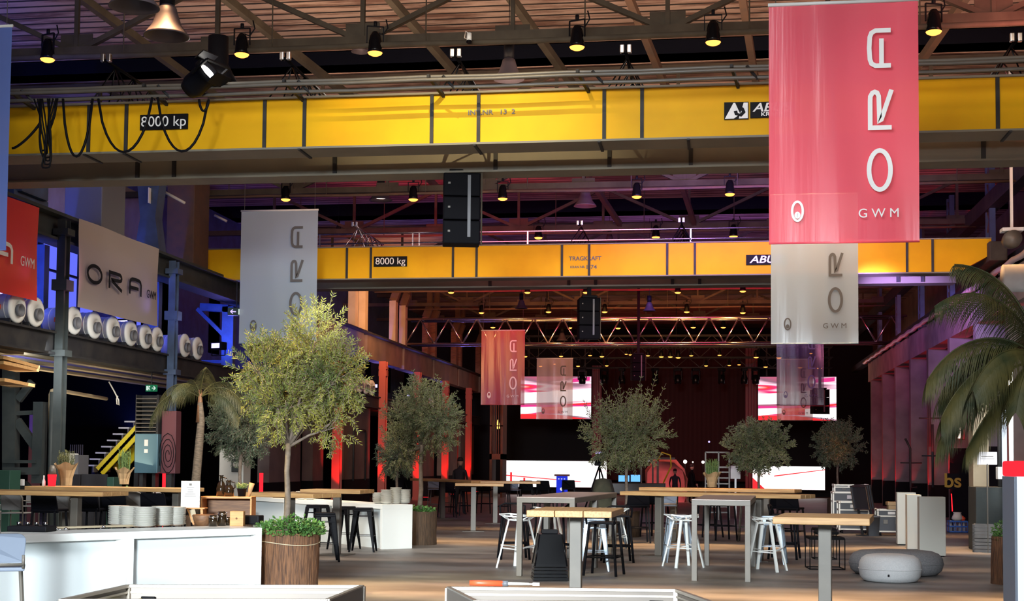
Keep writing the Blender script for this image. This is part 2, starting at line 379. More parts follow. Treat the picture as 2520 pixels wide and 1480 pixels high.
# ================================================================== SETTING
def fl():
    m = bpy.data.materials.new('floor'); m.use_nodes = True; nt = m.node_tree; b = nt.nodes['Principled BSDF']
    tc = nt.nodes.new('ShaderNodeTexCoord'); n = nt.nodes.new('ShaderNodeTexNoise'); n.inputs['Scale'].default_value = .55; n.inputs['Detail'].default_value = 7
    mp = nt.nodes.new('ShaderNodeMapping'); mp.inputs['Scale'].default_value = (1, 2.2, 1)
    nt.links.new(tc.outputs['Object'], mp.inputs[0]); nt.links.new(mp.outputs[0], n.inputs['Vector'])
    cr = nt.nodes.new('ShaderNodeValToRGB'); e = cr.color_ramp.elements
    e[0].position = .38; e[0].color = (.11, .105, .1, 1); e[1].position = .62; e[1].color = (.22, .21, .2, 1)
    nt.links.new(n.outputs['Fac'], cr.inputs[0]); nt.links.new(cr.outputs[0], b.inputs['Base Color'])
    rr = nt.nodes.new('ShaderNodeMapRange'); rr.inputs[3].default_value = .38; rr.inputs[4].default_value = .62
    nt.links.new(n.outputs['Fac'], rr.inputs[0]); nt.links.new(rr.outputs[0], b.inputs['Roughness'])
    MATS['floor'] = m
fl()
struct(MB().box(-20, 16, 2, 84, -.2, 0).build('floor', 'floor'))
c = MB()
for y0, y1 in ((9, 25.9), (27.3, 41.6), (44.4, 57), (60, 84)): c.box(-20, 9, y0, y1, 9.6, 9.75)
struct(c.build('ceiling', 'roof_boards'))
for i, (y0, y1) in enumerate(((25.9, 27.3), (41.6, 44.4), (57, 60))):
    o = struct(MB().box(-20, 9, y0, y1, 10.3, 10.4).box(-20, 9, y0 - .05, y0, 9.6, 10.4).box(-20, 9, y1, y1 + .05, 9.6, 10.4).build('window_%d' % (i + 1), 'glass_dark'))
struct(MB().box(-20, 9, 82, 82.3, 0, 10).build('wall_back', 'drape_black'))
struct(MB().box(-20.2, -20, 2, 82, 0, 10).build('wall_left', 'matt_black'))
struct(MB().box(9, 9.2, 2, 82, 0, 10).build('wall_right', 'brown_wall'))
# back wall of the left gallery, upper storey with its windows (evening sky behind)
gw = MB()
gw.box(-16.2, -16, 10, 84, 3.9, 5.0).box(-16.2, -16, 10, 84, 7.3, 9.6)
for y in range(10, 84, 4): gw.box(-16.2, -16, y, y + 1.0, 5.0, 7.3)
gw.box(-16.2, -16, 37, 84, 5.0, 7.3)
struct(gw.build('wall_gallery', 'blue_steel'))
k = 4
for y in range(11, 36, 4):
    o = struct(MB().box(-16.14, -16.1, y, y + 3, 5.0, 7.3).build('window_%d' % k, 'window_sky'))
    fr = MB()
    for z in (5.0, 6.15, 7.25): fr.box(-16.1, -16.02, y, y + 3, z, z + .05)
    for yy in (0, 1, 2, 2.94): fr.box(-16.1, -16.02, y + yy, y + yy + .05, 5, 7.3)
    fr.build('window_frame', 'dark_steel', o); k += 1
# gallery deck, its edge beam, the ground floor wall below
struct(MB().box(-16, XL, 12, 72, 3.72, 3.84).build('trim_1', 'slats'))
eb = MB().box(XL, XL + .16, 12, 72, 3.55, 3.95).box(XL - .1, XL + .24, 12, 72, 3.93, 3.97).box(XL - .1, XL + .24, 12, 72, 3.53, 3.57)
struct(eb.build('trim_2', 'dark_steel'))
# crane runway beam on the left: dark steel near, brown concrete far
struct(MB().box(XL - .15, XL + .1, 10, 42, 5.72, 6.2).box(XL - .3, XL + .3, 10, 42, 6.16, 6.22).box(XL - .25, XL + .22, 10, 42, 5.7, 5.75).build('trim_3', 'green_steel'))
tb = MB()
y = 42
while y < 73: tb.box(XL - .3, XL + .1, y + .25, min(y + 5.75, 73), 5.3, 6.14); y += 6
struct(tb.build('trim_4', 'brown_wall'))
struct(MB().box(XL - .3, XL + .32, 42, 73, 6.14, 6.2).box(XL - .06, XL + .06, 10, 73, 6.2, 6.3).build('trim_5', 'dark_steel'))
# ground floor piers and infill walls, left, beyond the bar
gp = MB()
for a, b in ((38.2, 41.2), (42.5, 43.7), (46.2, 49.8), (58.5, 61.6), (64.0, 67.3), (68.2, 72)): gp.box(XL - .5, XL - .15, a, b, .95, 3.6)
struct(gp.build('wall_bay', 'brown_wall'))
gp = MB()
for a, b in ((38.2, 41.2), (42.5, 43.7), (46.2, 49.8), (58.5, 61.6), (64.0, 67.3), (68.2, 72)): gp.box(XL - .52, XL - .13, a, b, 0, .95)
struct(gp.build('baseboard_left', 'matt_black'))
# right side: fins every 4 m under a concrete beam with a gutter pipe
rb = MB().box(XR, XR + .5, 20, 62, 5.25, 6.05)
struct(rb.build('trim_6', 'beam_paint'))
for i, y in enumerate([24.7 + 4 * q for q in range(10)]):
    o = struct(MB().box(XR, XR + .9, y, y + .35, 0 if i > 1 else 0, 5.25).build('wall_fin_%s' % 'abcdefghij'[i], 'concrete'))
    struct(MB().box(XR - .012, XR + .91, y - .012, y + .1, 0, 2.1 if i in (3, 4) else 1.0).build('baseboard_fin_%s' % 'abcdefghij'[i], 'matt_black'))
struct(MB().box(XR + .9, XR + 1.1, 28, 62, 0, 6).build('wall_recess', 'brown_wall'))
# eaves above the right beam, purlin-like lattice band
struct(MB().box(XR + .2, XR + .5, 20, 72, 8.1, 8.5).box(XR + .2, XR + .5, 20, 72, 6.3, 6.55).build('trim_7', 'dark_steel'))
p = thing('gutter_pipe', 'long shiny pipe with wavy lip along the top of the right beam', 'pipe', (XR - .12, 0, 6.12))
pts = [(0, 20 + i * .5, .02 * math.sin(i * 1.7)) for i in range(86)]
MB().tube(pts, .07, 8).build('pipe', 'gutter', p)
br = MB()
for i in range(11): br.box(-.02, .14, 21 + 4 * i, 21.06 + 4 * i, -.12, .1)
br.build_each('bracket', 'dark_steel', p)
# lattice struts above the right beam
for i, y in enumerate(range(24, 66, 6)):
    t = thing('lattice_post', '%s upright lattice post above the right beam, counted from the front' % ORD[i].capitalize(), 'post', (XR + .3, y, 6.2), group='lattice posts over the right beam')
    MB().beam((0, 0, 0), (0, 0, 3.4), .14).beam((0, .6, 0), (0, .6, 3.4), .1).build('post', 'blue_steel', t)
    b = MB()
    for q in range(5): b.beam((0, 0, q * .68), (0, .6, q * .68 + .6), .05).beam((0, .6, q * .68), (0, 0, q * .68 + .6), .05)
    b.build('lacing', 'rust_steel', t)

# ================================================================== LEFT GALLERY STEEL
def gcol(px, lab, h=6.1, y=None, m='green_steel'):
    q = PX(px, 900, XL + .1); y = q.y if y is None else y
    t = thing('steel_column', lab, 'column', (XL + .28, y, 0))
    k_ = .62 if m != 'red_lit_column' else 1
    b = MB().box(-.13 * k_, .13 * k_, -.17 * k_, -.145 * k_, 0, h).box(-.13 * k_, .13 * k_, .145 * k_, .17 * k_, 0, h).box(-.012, .012, -.15 * k_, .15 * k_, 0, h)
    b.build('shaft', m, t)
    b = MB()
    for z in (.02, 3.5, 4.75, h - .3): b.box(-.15, .15, -.15, .15, z, z + .12 if z != 4.75 else z + .2)
    b.build_each('collar', m, t)
    return t
gcol(127, 'dark grey-green steel column between the red and the grey wall banners')
gcol(405, 'dark steel column right of the grey wall banner', m='blue_steel')
for i, y in enumerate((43.8, 50, 56, 62, 68)):
    t = gcol(0, '%s rusty steel column lit red, counted along the left side from the bar' % ORD[i], 5.3, y, 'red_lit_column')
    t['group'] = 'red lit columns on the left'
    spot('column_uplight', (XL + .8, y - .75, .16), (XL + .28, y - .1, 1.7), 420, (1, .012, .015), 38, .7, .04)
    u = thing('floor_uplight', 'small red uplight at the foot of the %s rusty column' % ORD[i], 'light', (XL + .8, y - .55, 0), group='red uplights on the left')
    MB().bbox(-.13, .13, -.06, .06, 0, .14, .02).build('housing', 'black', u)
    MB().box(-.11, .11, -.04, .04, .14, .15).build('lens', 'red_tube', u)
for i, y in enumerate([32.7 + 4 * q for q in range(8)]):
    spot('fin_uplight', (XR - .3, y - .12, .12), (XR - .0, y + .2, 2.2), 330, (1, .02, .03), 34, .6, .04)
spot('fin_violet', (2.6, 31, 5.6), (6.6, 39, 5.75), 5200, (.5, .28, 1), 34, 1, .2)
spot('gutter_rose', (3.2, 44, 5.9), (6.5, 54, 6.0), 1100, (1, .25, .4), 34, 1, .2)
spot('fin_dim', (4.4, 30, 4.0), (6.8, 38, 3.0), 420, (.8, .5, .9), 60, 1, .2)
spot('fin_violet_b', (4.2, 43, 5.2), (6.8, 50, 5.0), 220, (1, .12, .4), 60, 1, .2)
area('fin_red_under', (6.0, 40, 2.4), (7, 42, 5.2), 110, RED, .6, 16)
# lattice brace frame at the lower left
t = thing('braced_frame', 'riveted grey-green lattice frame with diagonal brace behind the bar at far left', 'frame', (0, 0, 0))
Yb = 25.0
def pt(px, py, Y): return PY(px, py, Y)
MB().beam(pt(27, 905, Yb), pt(27, 1200, Yb), .26, .2).beam(pt(100, 990, Yb), pt(95, 1190, Yb), .2, .2).build('post', 'green_steel', t)
MB().beam(pt(42, 1036, Yb), pt(95, 1110, Yb), .1, .16).beam(pt(45, 985, Yb), pt(80, 940, Yb), .09, .14).beam(pt(70, 1190, Yb), pt(48, 1215, Yb), .09, .14).build_each('brace', 'green_steel', t)
MB().beam(pt(10, 1160, Yb - .1), pt(100, 1160, Yb - .1), .1, .14).beam(pt(10, 1137, Yb - .1), pt(90, 1137, Yb - .1), .1, .06).beam(pt(40, 1018, Yb), pt(100, 1015, Yb), .08, .08).build_each('crossbar', 'green_steel', t)
# portal braces of the upper storey, lit blue
for i, (px, Y) in enumerate(((95, 24.6), (380, 30.6), (565, 36))):
    q = PX(px, 700, XL - .6)
    t = thing('portal_brace', 'blue-lit steel portal brace, %s along the gallery' % ORD[i], 'brace', (XL - .6, q.y, 3.9), group='portal braces on the gallery')
    MB().box(-.16, .16, -.1, .1, 0, 1.85).beam((0, 0, 1.8), (-.8, 0, 1.85), .2, .2).build('post', 'blue_steel', t)
    MB().beam((.05, 0, .9), (-.9, 0, 1.8), .1, .1).beam((-.05, 0, .35), (-.9, 0, .35), .08, .08).build_each('strut', 'blue_steel', t)
# heavy blue brackets over the runway beam
for px, py, lab in ((50, 500, 'blue machinery bracket above the red wall banner'), (372, 540, 'tall blue crane column bracket with number plate above grey wall banner')):
    q = PX(px, py, XL - .2)
    t = thing('crane_bracket', lab, 'bracket', (XL - .2, q.y, 6.25))
    if px < 100:
        MB().bbox(-.3, .3, -.5, .5, .15, .75, .03).bbox(-.2, .2, -.6, .7, 0, .18, .02).build('body', 'blue_steel', t)
    else:
        MB().prism([(-.3, 0), (.3, 0), (.18, .8), (.3, 1.9), (-.3, 1.9), (-.18, .8)], -.2, .2, Matrix.Rotation(R(90), 4, 'X')).build('body', 'blue_steel', t)
        s = MB().box(.05, .07, -.32, -.22 + .2, 1.1, 1.45).build('number_plate', 'white_paint', t); s['label'] = 'white number plate'
        text('digit', '8', .3, T((.09, -.17, 1.27)) @ RZ(R(90)), 'ink', s)
# grey box duct rising from the runway beam
q = PX(245, 560, XL)
t = thing('box_duct', 'large dark grey square duct rising behind the grey wall banner', 'duct', (XL - .1, q.y, 6.1))
MB().bbox(-.4, .4, -.55, .55, 0, 2.6, .02).build('casing', 'grey_shell', t)
MB().box(.4, .41, .0, .22, 1.3, 1.5).build('patch', 'cream', t)
q = PX(505, 600, XL + .1)
t = thing('masonry_pier', 'dark brown square pier standing above the runway left of the far crane', 'pier', (XL - .35, q.y, 6.25))
MB().bbox(-.35, .35, -.5, .5, 0, 3.2, .02).build('shaft', 'rust_steel', t)
# cream boarding high behind
t = thing('cream_panelling', 'cream board panelling high behind the left ducts', 'panelling', (XL - 2.6, 0, 6.4))
b = MB()
for i in range(7): b.box(0, .05, 20 + i * 2.2, 22.12 + i * 2.2, .55, 2.2)
b.build_each('panel', 'cream', t)
t = thing('silver_pipe', 'fat silver insulated pipe lit blue above the left runway', 'pipe', (XL - 1.3, 0, 6.55))
MB().tube([(0, 14 + i, .05 * math.sin(i)) for i in range(24)], .22, 12).build('pipe', 'silver_duct', t)
# drums lying on the gallery edge
def drum():
    t = thing('heater_drum', 'x', 'drum')
    M = Matrix.Rotation(R(90), 4, 'Y')
    MB().lathe([(.22, -.35), (.255, -.33), (.255, .18), (.275, .19), (.275, .22), (.24, .24), (.13, .27), (.12, .24), (.0, .22)], 26, M).build('casing', 'white_gloss', t)
    MB().lathe([(.11, .2701), (.115, .33), (.095, .33), (.09, .25), (0, .25)], 20, T((0, -.04, -.05)) @ M).build('outlet', 'grey_shell', t)
    b = MB(); [b.lathe([(.256, z), (.262, z + .006), (.256, z + .012)], 26, M) for z in (-.2, -.05, .1)]
    b.build_each('ring', 'white_paint', t)
    MB().bbox(-.05, .05, -.29, -.24, -.05, .04, .01).build('switch_box', 'orange_red', t)
    MB().box(-.3, .2, -.2, -.16, -.3, -.2).box(-.3, .2, .16, .2, -.3, -.2).build_each('foot', 'dark_steel', t)
    return t
dr = Proto(drum())
dpx = [20, 67, 163, 214, 261, 305, 342, 371, 440, 472]
for i, px in enumerate(dpx):
    q = PX(px, 830, XL + .05)
    dr.put((XL + .0, q.y, 4.25), R(-4), 'white drum heater on the gallery edge, %s counted from the left' % ORD[i], 'white drums along the gallery edge')
for i, y in enumerate([46.0, 46.9, 47.8, 48.6, 60.0, 61.0, 62.0, 63.0]):
    dr.put((XL + .0, y, 4.25), R(-15), 'far white drum on the gallery, %s behind the olive trees' % ORD[i], 'far drums on the gallery')
# blue flood lamps on the gallery
def flood():
    t = thing('flood_lamp', 'x', 'lamp')
    MB().bbox(-.2, .2, -.12, .1, -.1, .1, .02).build('housing', 'black', t)
    MB().box(-.13, .13, -.13, -.12, -.06, .06).build('lens', 'blue_lamp', t)
    MB().beam((-.22, 0, 0), (-.22, 0, -.25), .02).beam((.22, 0, 0), (.22, 0, -.25), .02).beam((-.22, 0, -.25), (.22, 0, -.25), .02).build('yoke', 'black', t)
    return t
fp = Proto(flood())
for i, (px, py, lab) in enumerate(((8, 724, 'below the red wall banner'), (312, 797, 'under the grey wall banner'), (538, 852, 'left of the big olive tree'),
                        (926, 951, 'behind the rusty column, right of the big olive tree'), (1012, 975, 'above the second olive tree'), (1086, 990, 'far along, right of the second olive tree'))):
    q = PX(px, py, XL - .35)
    fp.put((XL - .35, q.y, q.z), R(-20), 'blue-violet flood lamp on the gallery, ' + lab, 'blue flood lamps')
    if i < 4: spot('flood_blue', (XL - .5, q.y + .1, q.z + .15), (XL - 2.5, q.y + 2.5, 6.2), 300, BLUE, 150, .8, .1)
    spot('flood_blue_out', (XL + .1, q.y - .3, q.z + .1), (XL + .3, q.y - 2.0, 6.4), 90, (.25, .2, 1), 100, .8, .1)
area('gallery_blue_a', (-14.4, 26, 4.4), (-15, 28, 7), 160, BLUE, 1.5, 14)
area('gallery_blue_b', (-14.2, 46, 4.3), (-15, 46, 7), 160, BLUE, 1.5, 14)
# orange lit pilasters above the runway, far left
for i, px in enumerate((868, 893, 968, 992, 1048, 1066, 1118, 1130, 1178)):
    q = PX(px, 780, XL - .25)
    t = thing('tall_pilaster', '%s orange-lit pilaster above the left runway, counted from the left' % ORD[i], 'pilaster', (XL - .25, q.y, 6.2), group='lit pilasters over the left runway')
    MB().box(-.12, .14, -.2, .2, 0, 1.8).build('shaft', 'cream' if i < 4 else 'brick', t)
    MB().beam((0, 0, 1.8), (.18, 0, 2.3), .26, .3).beam((.18, 0, 2.3), (.18, 0, 3.3), .22, .28).build('knee', 'rust_steel', t)
area('pilaster_amber', (-10, 46, 6.9), (-13, 52, 7.9), 150, AMB, 1, 3, 100)
area('pilaster_amber_b', (-10.6, 40, 6.0), (-12.6, 48, 5.7), 60, (1, .6, .25), .6, 2, 80)

# ================================================================== ROOF TRUSSES
NX = [-13.0 + 2.45 * i for i in range(9)]
def roof_truss(i, Y, zc=8.35):
    t = thing('roof_truss', '%s riveted roof truss spanning the hall, counted from the front' % ORD[i], 'truss', (0, Y, 0), group='roof trusses')
    MB().box(-17, 7.5, -.09, -.01, zc - .07, zc + .07).box(-17, 7.5, .01, .09, zc - .07, zc + .07).build('bottom_chord', 'olive_steel', t)
    MB().box(-17, 7.5, -.1, .1, 9.42, 9.56).build('top_chord', 'olive_steel', t)
    b = MB(); g = MB()
    for j, x in enumerate(NX):
        b.beam((x, 0, zc), (x, 0, 9.5), .07, .07)
        if j < len(NX) - 1:
            x2 = NX[j + 1]
            if j % 2: b.beam((x, 0, zc), (x2, 0, 9.5), .1, .08)
            else: b.beam((x, 0, 9.5), (x2, 0, zc), .1, .08)
        g.box(x - .28, x + .28, -.012, .012, zc - .06, zc + (.3 if j % 2 else .18))
    b.build_each('web_member', 'olive_steel', t); g.build_each('gusset', 'olive_steel', t)
    return t
TY = [21.4, 27.5, 33.3, 39.3, 45.6, 51.9, 58, 64]
for i, y in enumerate(TY): roof_truss(i, y)
# slanting struts running between trusses
for i, (x0, y0, x1, y1, m) in enumerate(((-10.8, 21.4, -9.3, 27.5, 0), (-8.4, 21.4, -6.6, 27.5, 0), (-5.6, 21.4, -4.3, 27.5, 0), (-3.6, 21.4, -2.3, 27.5, 0), (-1.6, 21.4, -.7, 27.5, 1), (.3, 21.4, .9, 27.5, 1), (4.3, 21.4, 3.2, 27.5, 1),
                                         (-3.7, 33.3, -2.7, 39.3, 1), (-1.2, 33.3, -.6, 39.3, 1), (1.7, 33.3, 1.9, 39.3, 1), (-8, 33.3, -6.8, 39.3, 0))):
    t = thing('roof_strut', '%s slanting strut between roof trusses, counted left to right' % ORD[i] if i < 7 else '%s rusty strut in the second roof bay, left to right' % ORD[i - 7], 'strut', group='roof struts')
    MB().beam((x0, y0, 9.5), (x1, y1, 8.4), .12, .14).build('strut', 'rust_steel' if m else 'olive_steel', t)
# pipes the lamps hang from
for i, (Y, z) in enumerate(((20.9, 8.12), (32.7, 8.12), (38.7, 8.1), (51.6, 8.1), (57.6, 8.1))):
    t = thing('lamp_pipe', '%s thin pipe across the hall that carries warm lamps, from the front' % ORD[i], 'pipe', group='lamp pipes')
    MB().tube([(-13 + 2 * k, Y, z + .015 * math.sin(k * 2.1)) for k in range(11)], .035 if i else .045, 7).build('pipe', 'rust_steel' if i else 'olive_steel', t)
    b = MB()
    for k in range(8): b.tube([(-12 + 2.5 * k, Y, z), (-12 + 2.5 * k, Y, 9.5)], .012, 5)
    b.build_each('hanger', 'olive_steel', t)

# ================================================================== LAMPS
def par():
    t = thing('par_lamp', 'x', 'lamp')
    MB().lathe([(.0, .34), (.05, .33), (.085, .27), (.1, .18), (.112, .05), (.118, 0), (.108, 0), (.1, .04)], 16).build('housing', 'black_gloss', t)
    MB().lathe([(0, -.05), (.06, -.045), (.1, -.025), (.117, -.002), (.1, .03), (0, .03)], 16).build('lens', 'par_glow', t)
    MB().beam((-.13, 0, .15), (-.13, 0, .42), .015, .03).beam((.13, 0, .15), (.13, 0, .42), .015, .03).beam((-.13, 0, .42), (.13, 0, .42), .03, .015).tube([(0, 0, .42), (.0, 0, .5)], .03, 6).build('yoke', 'black', t)
    MB().tube([(.03, 0, .33), (.12, .02, .3), (.2, .03, .42), (.17, .02, .55)], .012, 5).build('cable', 'black', t)
    return t
pp = Proto(par())
rows = [('front', 20.9, [(117, 146), (595, 134), (923, 130), (1420, 116), (1755, 104), (2298, 78)]),
        ('second', 32.7, [(703, 491), (1017, 491), (1237, 489), (1567, 484), (1796, 478)]),
        ('third', 38.7, [(1325, 585), (1614, 584), (1805, 582), (1120, 588)]),
        ('fourth', 51.6, [(1110, 720), (1298, 720), (1442, 720), (1668, 720), (1828, 717)]),
        ('fifth', 57.6, [(1185, 770), (1350, 768), (1488, 768), (1690, 768), (1828, 770)]),
        ('sixth', 64, [(1213, 806), (1402, 807), (1521, 808), (1706, 806), (1780, 806)])]
for nm, Y, L in rows:
    for i, (px, py) in enumerate(sorted(L)):
        q = PY(px, py, Y)
        pp.put(q, R(20 * (i % 3 - 1)), 'glowing warm spot lamp, %s from left in the %s row under the roof' % (ORD[i], nm), 'warm spot lamps, %s row' % nm)
def bell(lit):
    t = thing('bell_lamp', 'x', 'lamp')
    MB().lathe([(.08, .42), (.085, .4), (.12, .38), (.14, .3), (.19, .15), (.28, .03), (.3, 0), (.285, 0), (.18, .13), (.1, .32), (0, .34)], 24).build('shade', 'bell_shade', t)
    MB().lathe([(.0, .72), (.1, .72), (.1, .42), (0, .42)], 14).build('gear_box', 'black', t)
    MB().lathe([(0, .06), (.2, .08), (.0, .16)] if lit else [(0, .12), (.05, .14), (.0, .28)], 16).build('bulb', 'bell_glow' if lit else 'china', t)
    MB().tube([(0, 0, 0), (0, 0, 1)], .008, 5).build('cord', 'black', t, (0, 0, .72))
    return t
bl = Proto(bell(True)); bu = Proto(bell(False))
for px, py, Y, lit, sc, lab in ((937, 494, 33.9, 1, 1.0, 'large lit bell lamp left of the black speaker stack'), (1252, 196, 21.9, 0, .85, 'grey unlit bell lamp above the near crane'),
                                (1440, 508, 34, 0, .95, 'unlit bell lamp right of the black speaker stack'), (887, 128, 23.5, 0, .55, 'small pale bell lamp high up left of centre'),
                                (330, 18, 14.5, 0, .95, 'large bell lamp cut by the upper left picture edge of the roof'), (410, 90, 17, 0, 1.0, 'large dim bell lamp lit violet, under upper left roof'),
                                (833, 570, 40, 1, .45, 'small lit bell lamp right of the white hanging banner'), (1283, 760, 45, 0, .7, 'bell lamp above the silver truss, left of centre'),
                                (1598, 766, 45, 0, .7, 'bell lamp above the silver truss, right of centre'), (1500, 597, 39.5, 1, .6, 'bluish bell lamp just over the far crane'),
                                (1383, 838, 60, 0, .8, 'distant bell lamp behind the silver truss')):
    q = PY(px, py, Y); o = (bl if lit else bu).put(q, 0, lab, None, sc)
    for c_ in bpy.data.objects:
        if c_.parent == o and c_.name.startswith('cord'): c_.scale = (1, 1, (9.6 - q.z) / sc - .72)
# big theatre spotlight over the near crane
q = PY(500, 190, 18.2)
t = thing('stage_spotlight', 'large black stage spotlight with bright lens above left part of near crane', 'spotlight', q)
t.rotation_euler = (R(0), R(58), R(-18))
MB().lathe([(0, -.32), (.13, -.31), (.17, -.2), (.17, .05), (.21, .07), (.21, .14), (.18, .14), (.16, .08)], 20).build('housing', 'black', t)
MB().lathe([(0, .10), (.1, .11), (.15, .09), (0, .07)], 20).build('lens', 'white_hot', t)
MB().beam((0, -.24, 0), (0, -.24, .0001 + .3), .03).beam((0, .24, 0), (0, .24, .3), .03).beam((0, -.24, .3), (0, .24, .3), .03).build('yoke', 'black', t)
MB().box(.2, .22, -.16, .16, .1, .3).box(-.22, -.2, -.16, .16, .1, .28).build_each('barn_door', 'black', t)
q = PY(537, 140, 19.4)
t = thing('bell_lamp', 'tall black canister lamp beside the bright stage spotlight', 'lamp', q)
MB().lathe([(0, .3), (.15, .3), (.15, -.1), (.2, -.2), (.3, -.4), (.27, -.4), (.1, -.1)], 20).build('housing', 'black', t)
q = PY(1155, 92, 20.7)
t = thing('security_camera', 'small white surveillance camera hanging from the roof truss', 'camera', q)
MB().tube([(0, 0, .06), (0, -.02, -.06)], .04, 10).build('body', 'white_gloss', t)
MB().tube([(0, -.02, -.06), (0, -.025, -.09)], .043, 10).build('lens', 'black_gloss', t)
MB().tube([(0, 0, .06), (-.08, .1, .13), (-.15, .4, .12), (-.12, .72, .2)], .006, 5).build('cable', 'white_paint', t)

# ================================================================== CRANES
def strip(b, px, y0, y1, Y, wd=.05):
    p1 = PY(px, (y0 + y1) / 2, Y); z0, z1 = (zb, zt) if Y < 25 else (zb2, zt2); b.box(p1.x - wd / 2, p1.x + wd / 2, Y - .028, Y + .01, z0, z1)
YN = 18.9
zb = PY(1060, 354, YN).z; zt = PY(1060, 234, YN).z
t = thing('overhead_crane', 'near yellow overhead crane reading 8000 kp, spanning the whole hall', 'crane')
MB().box(-13, 6.9, YN, YN + .42, zb, zt).build('front_girder', 'crane_yellow', t)
MB().box(-13, 6.9, YN - .03, YN + .55, zb - .03, zb - .001).box(-13, 6.9, YN - .04, YN + .5, zt, zt + .03).build('flange', 'crane_grey', t)
MB().box(-13, 6.9, 20.75, 21.1, zb + .0, zt).box(-13, 6.9, 20.7, 21.2, zb - .03, zb - .0).build('rear_girder', 'crane_grey', t)
b = MB()
for px in (220, 312, 652, 750, 1063, 1178, 1487, 1580, 1900, 2050, 2455): strip(b, px, 236, 350, YN)
x0 = -13
for px in (340, 430, 825, 1220, 1500, 1700, 2200, 2420):
    p_ = PY(px, 395, 20.75); b.box(p_.x - .03, p_.x + .03, 20.71, 20.76, zb, zt)
    b.box(p_.x - .02, p_.x + .02, YN - .05, YN + .55, zb - .05, zb - .03)
b.build_each('stiffener', 'dark_steel', t)
rl = MB()
for dz, dy in ((.10, -.55), (.04, -.62), (-.035, -.5)): rl.tube([(-13 + k, YN + dy, zt + dz + .006 * math.sin(k * 3.)) for k in range(21)], .026, 7)
rl.build_each('handrail', 'steel', t)
b = MB()
for k in range(10):
    x = -12 + 2.05 * k; b.beam((x, YN, zt - .02), (x - .1, YN - .62, zt + .1), .04, .05).beam((x + .1, YN - .6, zt + .1), (x + .25, YN - .5, zt - .06), .03)
b.build_each('bracket', 'dark_steel', t)
def sign(px0, py0, px1, py1, Y, body, nm, par_, label, tsx=1.0, col='white_speck', size=None, bg='black', bold=False):
    a = PY(px0, py1, Y - .02); c_ = PY(px1, py0, Y - .02)
    s = MB().box(a.x, c_.x, Y - .035, Y - .01, a.z, c_.z).build(nm, bg, par_); s['label'] = label
    h = c_.z - a.z; text('lettering', body, size or h * .95, T(((a.x + c_.x) / 2, Y - .04, (a.z + c_.z) / 2)), col, s, bold, sx=tsx); return s
sign(345, 280, 463, 321, YN, '8000 kp', 'capacity_sign', t, 'black sign reading 8000 kp', 1.0)
a = PY(1210, 277, YN); s = text('inventory_stencil', 'INV.NR   13  2', .1, T((a.x, YN - .02, a.z)), 'crane_grey', t, True, sx=1.1)
# hook emblem sign and maker sign
def hook_sign(par_):
    a = PY(1782, 296, YN); c_ = PY(1842, 252, YN); W = c_.x - a.x; H = c_.z - a.z
    s = MB().box(a.x, c_.x, YN - .035, YN - .01, a.z, c_.z).build('emblem_sign', 'black', par_); s['label'] = 'black and white square with a crane hook'
    M = T((a.x, YN - .037, a.z)) @ Matrix.Diagonal((W, 1, H, 1))
    b = MB(); f = lambda P: [Vector((x, 0, z)) for x, z in P]
    b.add([M @ v for v in f([(.03, .04), (.4, .04), (.66, .3), (.45, .95), (.38, .95)])], [(0, 1, 2, 3, 4)])
    b.add([M @ v for v in f([(.6, .04), (.97, .04), (.97, .95), (.8, .95)])], [(0, 1, 2, 3)])
    b.build('emblem', 'white_speck', s)
    b = MB().ribbon([(.58, .98), (.6, .72), (.74, .6), (.8, .4), (.68, .22), (.5, .3), (.46, .48)], .14, M @ T((0, -.004, 0)), .003)
    b.build('hook', 'black', s)
hook_sign(t)
def maker(px0, py0, px1, py1, Y, big, small, par_):
    a = PY(px0, py1, Y); c_ = PY(px1, py0, Y)
    s = MB().box(a.x, c_.x, Y - .035, Y - .01, a.z, c_.z).build('maker_sign', 'black', par_); s['label'] = 'black sign with white slanted lettering'
    H = c_.z - a.z; sh = Matrix.Identity(4); sh[0][2] = .3
    L = text('lettering', big, H * (1.0 if not small else .75), T((a.x + (c_.x - a.x) * .5, Y - .04, a.z + H * (.5 if not small else .62))) @ sh, 'white_speck', s, True, sx=1.25)
    if small: text('lettering', small, H * .34, T((a.x + (c_.x - a.x) * .5, Y - .04, a.z + H * .2)), 'white_speck', s, True, sx=1.3)
maker(1846, 250, 1955, 292, YN, 'ABUS', 'KRANE', t)
# cables looping from the near crane
def loop(p0, p1, sag, Y, r=.018, dx=.0):
    A, B = PY(*p0, Y), PY(*p1, Y); pts = []
    for i in range(13):
        k = i / 12; pts.append(A.lerp(B, k) - Vector((0, 0, sag * (1 - (2 * k - 1) ** 2) ** (.7))) + Vector((dx * math.sin(k * PI), 0, 0)))
    return MB().tube(pts, r, 6)
FY = 18.05
for i, (p0, p1, sg) in enumerate((((30, 365), (100, 300), .06), ((155, 243), (228, 243), .82), ((242, 243), (375, 240), .76), ((388, 240), (512, 248), .73), ((490, 245), (514, 245), .16))):
    t2 = tag(loop(p0, p1, sg, FY - .03 * i).build('festoon_cable', 'black'), 'black cable loop hanging over the near crane, %s from the left' % ORD[i], 'cable', 'cable loops on the near crane')
t2 = thing('cable_bundle', 'tangled bundle of black cables hanging at left end of the near crane', 'cable', (0, 0, 0))
